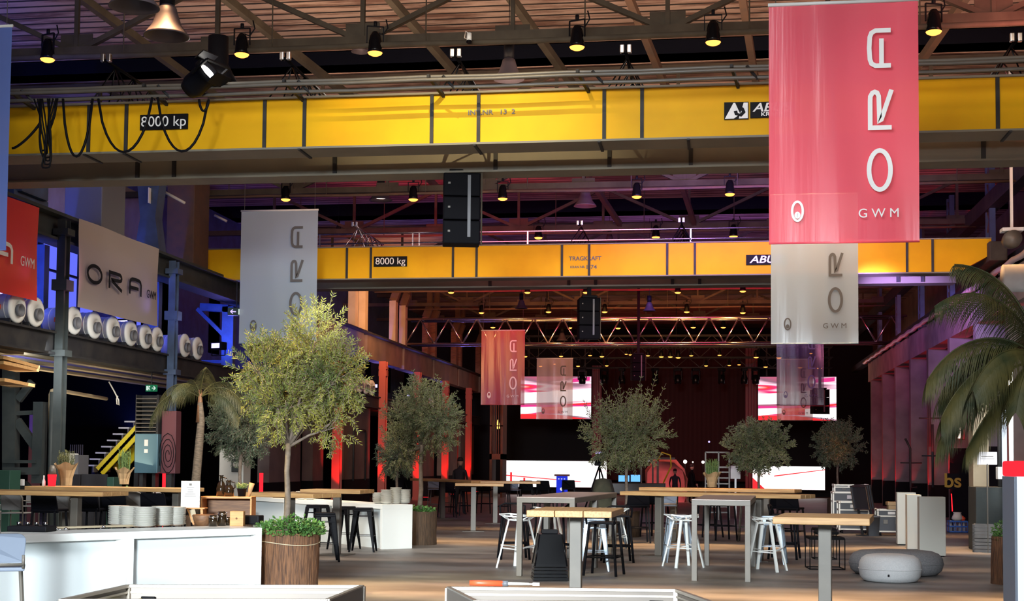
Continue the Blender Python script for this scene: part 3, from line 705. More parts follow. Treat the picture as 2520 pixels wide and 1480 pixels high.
for i in range(6):
    a, bq = 84 + 5 * i, 142 - 4 * i; A_, B_ = PY(a, 243, FY - .035 * i), PY(bq, 243, FY - .035 * i); mx = (A_ + B_) / 2; ht = (B_.x - A_.x) / 2; dp = .74 + .045 * i; wb = .05 + .022 * (i % 3); pts = []
    for k in range(25):
        t_ = k / 24; d_ = math.sin(PI * t_) ** .55; sd = -1 if t_ < .5 else 1; edge = abs(math.cos(PI * t_)) ** .35
        pts.append(mx + Vector((sd * (ht * (1 - d_) ** 1.2 + wb * d_ ** 3 * edge) + .03 * math.sin(d_ * 5 + i), .01 * i * d_, -dp * d_)))
    MB().tube(pts, .012, 6).build('cable', 'black', t2)

YF = 33.0
zb2 = PY(1300, 681, YF).z; zt2 = PY(1300, 604, YF).z
t = thing('overhead_crane', 'far yellow overhead crane reading 8000 kg, behind the hanging banners', 'crane')
xa = PY(470, 640, YF).x; xb_ = PY(2440, 640, YF).x; xk = PY(2360, 640, YF).x
fg = MB(); Mx = T((0, YF + .4, 0)) @ Matrix.Rotation(R(90), 4, 'X')
fg.prism([(xa, zb2 + .25), (xa + 1.2, zb2), (xk, zb2), (xb_, zb2 + .4), (xb_, zt2), (xa, zt2)], 0, .4, Mx)
clean(fg.build('front_girder', 'crane_yellow', t))
MB().box(xa + 1.2, xk, YF - .03, YF + .5, zb2 - .03, zb2 - .001).box(xa, xb_, YF - .03, YF + .45, zt2, zt2 + .025).build('flange', 'crane_grey', t)
MB().box(xa + .5, xb_ - .5, 34.8, 35.2, zb2, zt2).box(xa + .5, xb_ - .5, 34.75, 35.25, zb2 - .03, zb2).build('rear_girder', 'crane_grey', t)
b = MB()
for px in (854, 913, 1115, 1173, 1383, 1450, 1642, 1710, 2232, 2295): strip(b, px, 606, 680, YF, .055)
for px in (1206, 1400, 1466, 1655, 1722, 2210, 2270): p_ = PY(px, 695, 34.8); b.box(p_.x - .04, p_.x + .04, 34.76, 34.8, zb2, zt2)
b.build_each('stiffener', 'dark_steel', t)
b = MB()
for z in (.25, .5): b.tube([(PY(785, 600, 34).x, YF + .9, zt2 + z), (PY(2110, 600, 34).x, YF + .9, zt2 + z)], .022, 6)
for px in (790, 1018, 1034, 1300, 1700, 1900, 2100): x = PY(px, 600, 34).x; b.beam((x, YF + .9, zt2), (x, YF + .9, zt2 + .5), .035)
b.build_each('handrail', 'truss_alu', t)
MB().bbox(xa - .5, xa + .15, YF - .3, YF + 2.8, 6.3, 6.75, .03).bbox(xb_ - .1, xb_ + .3, YF - .3, YF + 2.8, 6.3, 6.75, .03).build_each('end_carriage', 'olive_steel', t)
sign(920, 631, 1002, 657, YF, '8000 kg', 'capacity_sign', t, 'black sign reading 8000 kg', 1.0)
a = PY(1440, 637, YF); text('stencil', 'TRAGKRAFT', .14, T((a.x, YF - .015, a.z)), 'ink', t, True)
a = PY(1422, 658, YF); text('stencil', 'KRAN NR.', .08, T((a.x, YF - .015, a.z)), 'ink', t, True)
a = PY(1455, 658, YF); text('stencil', '1 74', .13, T((a.x, YF - .015, a.z)), 'ink', t, True, sx=1.2)
maker(1836, 627, 1935, 653, YF, 'ABUS', None, t)

# ================================================================== RIGGING TRUSSES ON THE CRANES
def tri_truss(name, lab, px, py, Y, L, hgt, wid, m, grp=None):
    q = PY(px, py, Y); hgt = q.z - ((zt if Y < 25 else zt2) + .06); t = thing(name, lab, 'truss', (q.x, Y, q.z - hgt), 0, grp)
    b = MB(); A = (-wid / 2, 0); B_ = (wid / 2, 0); C_ = (0, hgt)
    for x, z in (A, B_, C_): b.tube([(x, 0, z), (x, L, z)], .024, 7)
    b.tube([(-.04, -.01, hgt), (-.04, .05, hgt + .02)], .035, 7)
    b.build('chord', m, t)
    b = MB(); n = max(2, int(L / .55)); st = L / n
    for i in range(n):
        y0, y1 = i * st, (i + 1) * st; ym = (y0 + y1) / 2
        for (x, z) in (A, B_): b.tube([(x, y0, z), (0, ym, hgt)], .012, 5).tube([(x, y1, z), (0, ym, hgt)], .012, 5)
        b.tube([(A[0], y0, 0), (B_[0], y1, 0)], .012, 5)
    for y0 in (0, L): b.tube([(A[0], y0, 0), (B_[0], y0, 0)], .016, 5)
    b.build('lacing', m, t)
    cl = MB()
    for sx_ in (-.05, .05): cl.bbox(sx_ - .03, sx_ + .03, -.05, .03, hgt - .02, hgt + .1, .012)
    cl.build_each('clamp', 'truss_alu', t)
    return t
for i, (px, py) in enumerate(((262, 150), (703, 145), (1122, 138), (1540, 128), (2500, 100))):
    tri_truss('rigging_truss', 'black triangular truss on the near crane, %s from the left' % ORD[i], px, py, 19.2, 3.2, .44, .56, 'black_gloss', 'black trusses on the near crane')
for i, (px, py) in enumerate(((873, 556), (1427, 553), (1677, 546))):
    tri_truss('rigging_truss', 'triangular truss on the far crane, %s from the left' % ORD[i], px, py, 33.5, 3.0, .42, .56, 'truss_alu' if i == 0 else 'black_gloss', 'trusses on the far crane')
# silver lighting truss across the hall
YT = 55.5
zA = PY(1500, 845, YT).z; zB = PY(1500, 783, YT).z
t = thing('lighting_truss', 'long silver box truss across the hall with glowing spots', 'truss', (0, YT, 0))
xl_, xr_ = PY(1000, 800, YT).x, PY(2232, 800, YT).x
b = MB()
for z in (zA, zB):
    for yy in (0, .9): b.tube([(xl_, yy, z), (xr_, yy, z)], .05, 7)
b.build('chord', 'truss_alu', t)
b = MB(); n = 17; st = (xr_ - xl_) / n
for i in range(n):
    x0, x1 = xl_ + i * st, xl_ + (i + 1) * st
    b.tube([(x0, 0, zA), ((x0 + x1) / 2, 0, zB)], .035, 6).tube([((x0 + x1) / 2, 0, zB), (x1, 0, zA)], .035, 6)
    b.tube([((x0 + x1) / 2, 0, zB), ((x0 + x1) / 2, .9, zB)], .02, 5)
b.build('lacing', 'truss_alu', t)
for i, px in enumerate((1187, 1345, 1490, 1693, 1828)):
    q = PY(px, 845, YT - .3); spot('truss_glow', (q.x, YT - .6, zA + .1), (q.x, YT + .4, zB), 160, AMB, 140, .8, .05)

# ================================================================== LINE ARRAY SPEAKERS
def line_array(lab, px, py0, py1, Y, wd, n, dep=.55, top=9.6):
    a = PY(px, py1, Y); c_ = PY(px, py0, Y); t = thing('line_array_speaker', lab, 'speaker', (a.x, Y, a.z)); t.rotation_euler = (0, 0, R(12))
    H = c_.z - a.z; h = H / n
    for i in range(n): 
        o = MB().bbox(-wd / 2, wd / 2 * .9, 0, dep, i * h + .008, (i + 1) * h - .008, .02, Matrix.Rotation(R(1.0 * (n - i - 1)), 4, 'X')).build('cabinet', 'black_shell', t)
    b = MB()
    for i in range(n): b.box(-wd * .38, -wd * .32, -.012, 0, (i + .5) * h, (i + .5) * h + .03)
    b.build_each('badge', 'steel', t)
    MB().box(wd * .12, wd * .2, -.02, .01, .1 * H, .96 * H).build('grille_strip', 'grey_shell', t)
    MB().box(wd * .46, wd * .5, .0, .06, .0, H).build('rigging_rail', 'olive_steel', t)
    MB().bbox(-wd * .35, wd * .35, .05, dep - .05, H, H + .06, .01).box(-.05, .05, .2, .3, H + .06, top - a.z).build('bumper', 'black', t)
    return t
line_array('black line array speaker hanging from the near crane', 1138, 424, 601, 20.7, .6, 3, .5, zb - .031)
line_array('black speaker stack hanging below the far crane', 1452, 732, 835, 34.75, .55, 3, .55, zb2 - .031)
line_array('small blue-black speaker stack far off before the dark stage', 1573, 872, 937, 55, .55, 3)
line_array('dark speaker stack beside the right upper screen', 2022, 958, 1020, 60, .7, 3)
# ================================================================== BANNERS
def ell(cx, cy, rx, ry, n=36): return [(cx + rx * math.cos(2 * PI * i / n), cy + ry * math.sin(2 * PI * i / n)) for i in range(n)]
L_O = ell(.97, .5, .87, .46)
L_R = [(.1, -.02), (.1, .9), (1.3, .9), (1.5, .89), (1.66, .8), (1.7, .7), (1.66, .6), (1.5, .53), (.42, .5), (.46, .42), (1.78, -.02)]
L_A = [(.1, 0), (.1, .66), (.2, .83), (.4, .9), (.9, .93), (1.4, .9), (1.58, .83), (1.68, .66), (1.68, 0)]
L_A2 = [(.2, .4), (1.32, .4)]
def logo(M, m, par_, wd=.2, only=None):
    for nm, off, strokes in (('letter', 0, [(L_O, 1)]), ('letter', 2.76, [(L_R, 0)]), ('letter', 5.53, [(L_A, 0), (L_A2, 0)])):
        b = MB()
        for s_, c_ in strokes: b.ribbon([(u + off, v) for u, v in s_], wd, M, .003, bool(c_))
        b.build(nm, m, par_)
def emblem(M, m, par_):
    b = MB().ribbon(ell(0, 0, .54, 1.0, 28), .24, M, .003, True); b.ribbon(ell(0, -.42, .16, .22, 12), .3, M, .003, True).build('emblem', m, par_)
def hanging(lab, px0, py0, px1, py1, Y, m, ink, wires=True, topz=9.6, rot=0.0, grp=None):
    a = PY((px0 + px1) / 2 - (px1 - px0) / 2, py1, Y); c_ = PY(px1, (py0), Y); a2 = PY(px0, py0, Y)
    W = c_.x - a2.x; z0 = a.z; H = PY((px0 + px1) / 2, py0, Y).z - PY((px0 + px1) / 2, py1, Y).z; z0 = PY((px0 + px1) / 2, py1, Y).z
    t = thing('hanging_banner', lab, 'banner', (a2.x, Y, z0), rot, grp)
    b = MB(); nx, nz = 24, 16; vs = []
    for j in range(nz + 1):
        for i in range(nx + 1):
            u, v = i / nx, j / nz; vs.append((u * W, .012 * math.sin(u * 9 + 1.2 * v) * (1 - .7 * v) + .004 * math.sin(u * 23 + v * 2), v * H))
    b.add(vs, [(j * (nx + 1) + i, j * (nx + 1) + i + 1, (j + 1) * (nx + 1) + i + 1, (j + 1) * (nx + 1) + i) for j in range(nz) for i in range(nx)], True)
    b.build('cloth', m, t)
    MB().tube([(-.01, 0, H + .01), (W + .01, 0, H + .01)], .022, 8).build('top_rod', 'white_gloss', t)
    MB().tube([(0, 0, .0), (W, 0, .0)], .012, 6).build('bottom_rod', 'white_gloss' if 'white' in m else m, t)
    if wires:
        b = MB()
        for x in (.08, W - .08): b.tube([(x, 0, H), (x, 0, topz - z0)], .006, 4)
        b.build_each('wire', 'steel', t)
    h = .154 * W; M = T((.815 * W, -.045, .204 * H)) @ Matrix(((0, 0, -h, 0), (0, 1, 0, 0), (h, 0, 0, 0), (0, 0, 0, 1)))
    logo(M, ink, t)
    emblem(T((.19 * W, -.04, .13 * H)) @ Matrix.Diagonal((.066 * W, 1, .066 * W, 1)), ink, t)
    text('maker_name', 'G W M', .088 * W, T((.73 * W, -.045, .115 * H)), ink, t)
    return t
hanging('large red hanging banner, nearest on the right, with white lettering', 1892, 8, 2259, 597, 16.3, 'banner_red', 'white_speck')
hanging('pale grey hanging banner behind the big olive tree, dark lettering', 594, 519, 783, 845, 31.4, 'banner_grey', 'ink')
hanging('pale grey hanging banner partly hidden by the large red banner', 1897, 480, 2111, 846, 27.3, 'banner_grey', 'ink')
hanging('red banner hanging far back left of centre, white lettering', 1185, 814, 1292, 997, 54, 'banner_rose', 'white_speck')
hanging('pale pink see-through banner before the left upper screen', 1321, 883, 1410, 1032, 64, 'banner_pale', 'ink')
hanging('dark purple see-through banner below the grey right banner', 1911, 800, 2027, 998, 50, 'banner_purple', 'lilac_ink' if 'lilac_ink' in MATS else 'steel')
hanging('pale banner behind the dark purple banner at right screen', 1912, 885, 2000, 1035, 64, 'banner_pale', 'ink')
b_ = hanging('blue hanging banner cut by the left edge of the photo', -300, 72, 30, 617, 17.4, 'banner_blue', 'white_speck')
# wall banners along the gallery
def wall_banner(lab, pxa, pxb, ztop, zbot, m, ink, cut):
    ya, yb_ = PX(pxa, 700, XL + .34).y, PX(pxb, 700, XL + .34).y
    W = yb_ - ya; H = ztop - zbot; t = thing('wall_banner', lab, 'banner', (XL + .34, ya, zbot), R(90))
    b = MB(); nx, nz = 20, 12
    vs = [(i / nx * W, -.02 * math.sin(i / nx * 9) * (j / nz) - .015 * math.sin(j / nz * 5 + i * .4), j / nz * H) for j in range(nz + 1) for i in range(nx + 1)]
    b.add(vs, [(j * (nx + 1) + i, j * (nx + 1) + i + 1, (j + 1) * (nx + 1) + i + 1, (j + 1) * (nx + 1) + i) for j in range(nz) for i in range(nx)], True)
    b.build('cloth', m, t)
    h = .355; x0 = W - 3.58
    logo(T((x0, -.06, H * .31)) @ Matrix.Diagonal((h, 1, h, 1)), ink, t)
    text('maker_name', 'GWM', .25, T((W - .46, -.06, H * .37)), ink, t, sx=.8)
    return t
wall_banner('wide grey wall banner with black lettering on the left gallery', 192, 388, 6.22, 4.5, 'wall_banner_grey', 'black', 0)
wall_banner('red wall banner with white lettering at far left on gallery', -170, 90, 6.12, 4.42, 'wall_banner_red', 'white_speck', 0)
spot('banner_flood', (XL + 1.2, 24.5, 4.4), (XL + .3, 24.6, 5.0), 40, (1, .4, .7), 60, .9, .05)
spot('banner_flood_b', (XL + 1.0, 29.6, 4.3), (XL + .3, 30.2, 4.9), 40, (.7, .6, 1), 60, .9, .05)
spot('banner_warm', (-6, 22, 8.0), (XL, 28.5, 5.3), 260, (1, .75, .5), 26, .9, .1)

# ================================================================== COUNTERS
def counter(name, lab, A, B, depth, H=.8, fr=.08, panel='panel_white', grp=None, endp=False):
    A = Vector(A); B = Vector(B); d = B - A; L = d.length; a = math.atan2(d.y, d.x)
    t = thing(name, lab, 'counter', (A.x, A.y, 0), a, grp)
    MB().bbox(0, L, 0, depth, H - fr, H, .004).build('top', 'white_gloss', t)
    MB().bbox(0, fr, 0, depth, 0, H - fr, .004).bbox(L - fr, L, 0, depth, 0, H - fr, .004).build_each('side_panel', 'white_gloss', t)
    MB().box(fr, L - fr, .12, .14, .0, H - fr).build('front_panel', panel, t)
    return t
def fpt(A, B, k): return A.lerp(B, k)
A = PZ(-250, 1327, .8); B = PZ(645, 1299.5, .8); m1 = PZ(314, 1309.5, .8)
cA = counter('buffet_counter', 'white buffet counter module with the plate stacks, left of the wicker planter', m1, B, .7)
cB = counter('buffet_counter', 'white buffet counter module at the lower left, behind the blue-grey chair', m1 + (A - m1).normalized() * 2.0, m1, .7)
A2 = PZ(603, 1222.5, .8); B2 = PZ(941, 1243, .8)
labs = ('far', 'middle', 'near'); k0 = 0
for i, px in enumerate((702, 822, 941)):
    k1 = None
    # where the line A2-B2 meets this pixel column
    lo, hi = 0.0, 1.0
    for _ in range(30):
        mid = (lo + hi) / 2; v = CAMR.transposed() @ (fpt(A2, B2, mid) - EYE); x = 1260 + F_PX * v.x / -v.z
        if x < px: lo = mid
        else: hi = mid
    counter('serving_counter', 'white serving counter module behind the big planter, %s third of the row' % labs[i], fpt(A2, B2, k0), fpt(A2, B2, lo), .63, grp='row of white serving counters'); k0 = lo
ctrA = cA.matrix_world
def on_front(px, py, back=.0, z=.8): return PZ(px, py, z)
# plates
def plate(r=.13, h=.022, m='china'):
    t = thing('plate', 'x', 'plate')
    MB().lathe([(0, .003), (r * .55, 0), (r * .6, .004), (r * .97, h * .8), (r, h), (r * .96, h * .95), (r * .6, .008), (0, .007)], 22).build('body', m, t)
    return t
pl = Proto(plate()); bw = Proto(plate(.11, .03))
def stack(pr, px, py, n, lab, grp, dh, z=.8, sc=1.0):
    q = PZ(px, py, z)
    for i in range(n):
        pr.put((q.x + random.uniform(-.003, .003), q.y + random.uniform(-.003, .003), z + .001 + i * dh), random.random() * 6,
               lab % ('topmost plate of' if i == n - 1 else 'plate inside'), grp, sc)
for i, (px, py, n, w_) in enumerate(((292, 1298, 19, 'leftmost'), (318, 1300, 19, 'second'), (355, 1303, 19, 'middle'), (399, 1300, 19, 'fourth'), (430, 1299, 18, 'rightmost'))):
    stack(pl, px, py - 5, n, '%s the ' + w_ + ' plate stack on the front white counter', 'plates, %s front stack' % w_, .0115, sc=.95 if i < 2 else 1)
for i, (px, py, n, w_) in enumerate(((931, 1240, 10, 'leftmost'), (951, 1241, 13, 'second'), (974, 1240, 15, 'tallest'), (996, 1240, 13, 'rightmost'))):
    stack(bw, px, py, n, '%s the ' + w_ + ' bowl stack at the near end of the serving counters', 'bowls, %s stack on serving counter' % w_, .019)
for i, (px, py, n, w_) in enumerate(((717, 1229, 7, 'left'), (741, 1230, 8, 'centre'), (763, 1231, 7, 'right'))):
    stack(bw, px, py, n, '%s the ' + w_ + ' low bowl stack behind the olive trunk', 'bowls, %s low stack' % w_, .019)

# ================================================================== TABLES
def wood_table(lab, C_, L, Wd, rz, legs, H=1.1, grp=None, base=True, th=.065):
    t = thing('high_table', lab, 'table', (C_[0], C_[1], 0), rz, grp)
    n = 3; b = MB()
    for i in range(n): b.bbox(-L / 2, L / 2, -Wd / 2 + i * Wd / n + .003, -Wd / 2 + (i + 1) * Wd / n - .003, H - th, H, .008)
    b.build('tabletop', 'wood_x', t)
    for x in legs:
        MB().bbox(x - .06, x + .06, -.06, .06, .012, H - th, .006).build('leg', 'steel', t)
        if base: MB().bbox(x - .25, x + .25, -.25, .25, 0, .012, .004).build('base_plate', 'steel', t)
        MB().box(x - .2, x + .2, -.15, .15, H - th - .012, H - th).build('mounting_plate', 'steel', t)
    return t
def cpos(px, Y): q = PY(px, 1200, Y); return (q.x, q.y)
c1 = cpos(1420, 14.3)
t = wood_table('thick short wooden high table with one steel leg beside black tubs', c1, 1.2, .86, R(90 - 2), (-.05,))
c1 = cpos(2030, 13.4); wood_table('thick wooden high table with one steel leg, right front, beside light pouf', c1, .86, 1.2, R(-8), (.0,))
def line_table(lab, pa, pb, Wd, legf, H=1.1, grp=None, th=.065):
    a, b_ = PZ(pa[0], pa[1], H), PZ(pb[0], pb[1], H); d = b_ - a; L = d.length; rz = math.atan2(d.y, d.x)
    n = Vector((-d.y, d.x, 0)).normalized() * Wd / 2; c_ = (a + b_) / 2 + n
    return wood_table(lab, (c_.x, c_.y), L, Wd, rz, [(f - .5) * L for f in legf], H, grp, th=th)
line_table('long wooden high table on the right, frontmost of the two behind metal tables', (1525, 1210), (1970, 1219), .72, (.18, .74))
line_table('long wooden high table on the right, rear one with the herb pot', (1572, 1200), (1955, 1206), .72, (.2, .8))
line_table('wooden high table left of the centre metal table, nearer one', (1120, 1190), (1240, 1191), .8, (.38,))
line_table('wooden high table left of the centre metal table, its right neighbour', (1182, 1184.5), (1330, 1185.8), .8, (.25,))
line_table('thin wooden high table by the red column, right of the second olive tree', (1009, 1178), (1159, 1183.5), .7, (.37,))
line_table('wooden high table over the serving counter with black stools under it', (738, 1205), (886, 1207), .75, (.5,))
line_table('wooden high table crossing behind the big olive trunk', (594, 1212), (770, 1216), .7, (.48,))
line_table('long wooden high table at far left, nearer one', (-180, 1205), (252, 1212), .7, (.3, .78))
line_table('long wooden high table at left with herb pots', (60, 1197), (447, 1203), .75, (.2, .55, .9))
def metal_table(lab, c0, c1, L, Wd, rz, H=1.1):
    t = thing('metal_table', lab, 'table', (c0, c1, 0), rz)
    MB().bbox(-Wd / 2, Wd / 2, -L / 2, L / 2, H - .012, H, .004).build('tabletop', 'table_metal', t)
    b = MB()
    for x in (-Wd / 2, Wd / 2 - .06): b.bbox(x, x + .06, -L / 2 + .06, L / 2 - .06, H - .08, H - .012, .004)
    for y in (-L / 2, L / 2 - .06): b.bbox(-Wd / 2, Wd / 2, y, y + .06, H - .08, H - .012, .004)
    b.build('apron', 'steel', t)
    for x in (-Wd / 2, Wd / 2 - .075):
        for y in (-L / 2, L / 2 - .075): MB().bbox(x, x + .075, y, y + .075, 0, H - .075, .005).build('leg', 'steel', t)
    return t
fl_, fr_, bl2, br2 = PZ(1270, 1224, 1.1), PZ(1415, 1225, 1.1), PZ(1399, 1210.5, 1.1), PZ(1518, 1213, 1.1)
ctr = (fl_ + fr_ + bl2 + br2) / 4; u = ((bl2 + br2) - (fl_ + fr_)) / 2; W1 = (fr_ - fl_).length; rz1 = math.atan2(u.y, u.x) - PI / 2; L1 = u.length
h = u.normalized() * L1 / 4
metal_table('silver metal high table in the centre, nearer half of the pair', ctr.x - h.x, ctr.y - h.y, L1 / 2 - .01, W1, rz1)
metal_table('silver metal high table in the centre, rear half of the pair', ctr.x + h.x, ctr.y + h.y, L1 / 2 - .01, W1, rz1)
fl_, fr_, bl2, br2 = PZ(1703, 1230, 1.1), PZ(1845, 1231, 1.1), PZ(1733, 1218.5, 1.1), PZ(1861, 1220, 1.1)
ctr = (fl_ + fr_ + bl2 + br2) / 4; u = ((bl2 + br2) - (fl_ + fr_)) / 2
metal_table('silver metal high table on the right, between two white angular stools', ctr.x, ctr.y, u.length, (fr_ - fl_).length, math.atan2(u.y, u.x) - PI / 2)
q = PY(-95, 1272, 11.3); metal_table('silver metal table corner at the left edge behind blue-grey chair', q.x, q.y, .6, .62, R(25))
for i in range(5): pl.put((q.x + .2, q.y + .05, 1.101 + i * .0115), 0, 'white plate in the small pile at the left picture edge', 'plates at the left edge')

# ================================================================== STOOLS AND CHAIRS
def four_legs(t, w0, w1, z, r, m, n=8, sq=False, d0=None, d1=None):
    d0 = d0 or w0; d1 = d1 or w1
    for sx in (-1, 1):
        for sy in (-1, 1):
            b = MB()
            if sq: b.beam((sx * w1, sy * d1, 0), (sx * w0, sy * d0, z), r, r)
            else: b.tube([(sx * w1, sy * d1, 0), (sx * w0, sy * d0, z)], r, n)
            b.build('leg', m, t)
def ring_rest(t, w, z, r, m, d=None):
    d = d or w; b = MB(); P = [(-w, -d, z), (w, -d, z), (w, d, z), (-w, d, z)]
    for i in range(4): b.tube([P[i], P[(i + 1) % 4]], r, 6)
    b.build('footrest', m, t)
def rr_panel(b, w_top, w_bot, z0, z1, y0, y1, th=.02, r=.06, M=None):
    """rounded-corner back panel in XZ, leaning from y0 (bottom) to y1 (top)"""
    P = []
    for cx, cz, a0 in ((w_top / 2 - r, z1 - r, 0), (-w_top / 2 + r, z1 - r, 90), (-w_bot / 2 + r * .4, z0 + r * .4, 180), (w_bot / 2 - r * .4, z0 + r * .4, 270)):
        rr = r if a0 < 180 else r * .4
        for k in range(5): a = R(a0 + k * 22.5); P.append((cx + rr * math.cos(a), cz + rr * math.sin(a)))
    n = len(P); f = lambda x, z, o: Vector((x, y0 + (y1 - y0) * (z - z0) / (z1 - z0) + o + .06 * (abs(x) / (w_top / 2)) ** 2 * -1, z))
    vs = [f(x, z, 0) for x, z in P] + [f(x, z, th) for x, z in P]
    return b.add(vs, [tuple(range(n)), tuple(range(n, 2 * n))[::-1]] + [(i, n + i, n + (i + 1) % n, (i + 1) % n) for i in range(n)])
def low_back(shell='blue_shell', leg='steel', top=1.02):
    t = thing('bar_chair', 'x', 'bar chair')
    MB().bbox(-.21, .21, -.2, .2, .74, .77, .012).build('seat', shell, t)
    rr_panel(MB(), .43, .41, .8, top, .19, .24).build('backrest', shell, t)
    MB().tube([(-.2, .2, .76), (-.2, .215, .86)], .011).tube([(.2, .2, .76), (.2, .215, .86)], .011).tube([(-.2, .21, .79), (.2, .21, .79)], .011).build('back_frame', leg, t)
    four_legs(t, .18, .23, .74, .012, leg); ring_rest(t, .2, .3, .01, leg); return t
def shell_chair(shell='black_shell', leg='black', top=1.02):
    t = thing('bar_chair', 'x', 'bar chair')
    MB().bbox(-.22, .22, -.21, .21, .72, .76, .015).build('seat', shell, t)
    rr_panel(MB(), .42, .46, .7, top, .2, .27, .03, .03).build('backrest', shell, t)
    four_legs(t, .19, .235, .73, .03, leg, sq=True); ring_rest(t, .2, .3, .012, leg); return t
def mesh_chair(top=1.0):
    t = thing('mesh_chair', 'x', 'bar chair')
    MB().bbox(-.2, .2, -.2, .2, .66, .68, .008).build('seat', 'mesh_grey', t)
    rr_panel(MB(), .4, .38, .72, top - .01, .2, .25, .008, .07).build('backrest', 'mesh_grey', t)
    pts = [(-.21, .2, .0), (-.21, .2, .68), (-.215, .25, top - .08), (-.19, .255, top - .02), (-.13, .258, top), (.13, .258, top), (.19, .255, top - .02), (.215, .25, top - .08), (.21, .2, .68), (.21, .2, 0)]
    b = MB().tube(pts, .012, 7); b.tube([(-.21, -.2, 0), (-.21, -.19, .86), (-.21, .2, .88)], .012, 7).tube([(.21, -.2, 0), (.21, -.19, .86), (.21, .2, .88)], .012, 7)
    b.build('frame', 'steel', t); ring_rest(t, .2, .3, .009, 'steel'); return t
def tolix(m='black'):
    t = thing('tapered_stool', 'x', 'stool')
    MB().bbox(-.155, .155, -.155, .155, .735, .765, .02).bbox(-.16, .16, -.16, .16, .70, .738, .01).build('seat', m, t)
    for sx in (-1, 1):
        for sy in (-1, 1):
            b = MB(); w0, w1, z0 = .155, .225, 0; k0, k1 = .075, .022
            P = [(sx * w1, sy * w1, 0), (sx * (w1 - k1), sy * w1, 0), (sx * w1, sy * (w1 - k1), 0)]; Q = [(sx * w0, sy * w0, .72), (sx * (w0 - k0), sy * w0, .72), (sx * w0, sy * (w0 - k0), .72)]
            b.add(P + Q, [(0, 1, 4, 3), (0, 3, 5, 2)]); o = Vector((-sx * .006, -sy * .006, 0)); b.add([Vector(v) + o for v in P + Q], [(0, 3, 4, 1), (0, 2, 5, 3)]); b.tube([(sx * w1 * .99, sy * w1 * .99, 0), (sx * w0 * .99, sy * w0 * .99, .72)], .009, 6)
            b.build('leg', m, t)
    b = MB()
    for a, z in ((0, .28), (1, .28), (0, .62), (1, .62)):
        w_ = .225 - .07 * z / .72
        for s_ in (-1, 1): b.beam((-w_, s_ * w_, z), (w_, s_ * w_, z), .02, .01) if a == 0 else b.beam((s_ * w_, -w_, z), (s_ * w_, w_, z), .02, .01)
    b.build('crossbar', m, t); return t
def round_stool(m='black'):
    t = thing('round_leg_stool', 'x', 'stool')
    MB().bbox(-.19, .19, -.18, .18, .72, .755, .015).build('seat', m, t)
    MB().tube([(-.2, .2, .72), (-.21, .23, .86), (-.12, .25, .9), (.12, .25, .9), (.21, .23, .86), (.2, .2, .72)], .016, 8).build('back_hoop', m, t)
    four_legs(t, .17, .235, .73, .02, m); ring_rest(t, .21, .26, .014, m); return t
def angular(m='white_gloss'):
    t = thing('angular_stool', 'x', 'stool')
    b = MB()
    rim = [(-.26, -.13, .80), (-.10, -.22, .78), (.14, -.2, .77), (.24, 0, .80), (.14, .2, .77), (-.10, .22, .78), (-.26, .13, .80)]
    for i in range(7): b.beam(rim[i], rim[(i + 1) % 7], .03, .02)
    b.build('rim', m, t)
    b = MB(); c0 = (0, 0, .70); low = [(-.14, -.08, .72), (.1, -.1, .71), (.1, .1, .71), (-.14, .08, .72)]
    for i in range(4): b.beam(low[i], low[(i + 1) % 4], .028, .02)
    for i, j in ((0, 0), (1, 0), (2, 1), (3, 1), (3, 2), (4, 2), (5, 3), (6, 3)): b.beam(rim[i], low[j], .026, .016)
    b.build('seat_web', m, t)
    T0 = [(-.1, -.12, .72), (.1, -.12, .72), (.1, .12, .72), (-.1, .12, .72)]; Ft = [(-.24, -.23, 0), (.22, -.25, 0), (.22, .25, 0), (-.24, .23, 0)]
    for a, f in zip(T0, Ft): MB().beam(f, a, .042, .024).build('leg', m, t)
    z = .3; k = z / .72; Pm = [tuple(Vector(f).lerp(Vector(a), k)) for f, a in zip(Ft, T0)]
    b = MB()
    for i in range(4):
        q = Vector(Pm[(i + 1) % 4]); q.z += .04 if i % 2 else -.02; b.beam(Pm[i], q, .035, .014)
    b.build('footrest', m, t); return t
LB, LBg, SC, MC, TB, TG, RS, AN = Proto(low_back()), None, Proto(shell_chair()), Proto(mesh_chair()), Proto(tolix('black')), Proto(tolix('tolix_grey')), Proto(round_stool()), Proto(angular())
def fp_(px, py): q = PZ(px, py); return (q.x, q.y, 0)
AN.put(fp_(1276, 1398), R(-28), 'white angular metal stool left of the near centre metal table')
AN.put(fp_(1682, 1396), R(28), 'white angular metal stool left of the right metal table')
AN.put(fp_(1886, 1406), R(180 - 20), 'white angular metal stool right of the right metal table')
AN.put(fp_(1505, 1366), R(150), 'white angular stool tucked behind the short wooden table')
AN.put(fp_(1352, 1362), R(20), 'white angular stool under the centre metal table')
TG.put(fp_(1668, 1384), R(10), 'grey-blue tapered metal stool behind the white stool, left of right metal table')
TG.put(fp_(1900, 1388), R(-8), 'grey-blue tapered metal stool behind the rightmost white stool')
TG.put(fp_(1462, 1404), R(6), 'grey-blue tapered metal stool right of the short wooden table leg')
TG.put(fp_(1508, 1352), R(-6), 'grey-blue tapered metal stool farther behind the short wooden table')
RS.put(fp_(1264, 1376), R(15), 'black round-legged stool behind the white stool at far left of centre')
RS.put(fp_(1335, 1352), R(-10), 'black round-legged stool under the centre metal table, rear')
RS.put(fp_(1486, 1416), R(170), 'black round-legged stool at the right end of the short wooden table')
RS.put(fp_(1519, 1384), R(-170), 'black round-legged stool behind the right end of short table')
RS.put(fp_(1930, 1376), R(80), 'black round-legged stool right of the white stools, by the right wooden table')
RS.put(fp_(1372, 1380), R(-60), 'black round-legged stool beside the stacked black tubs')
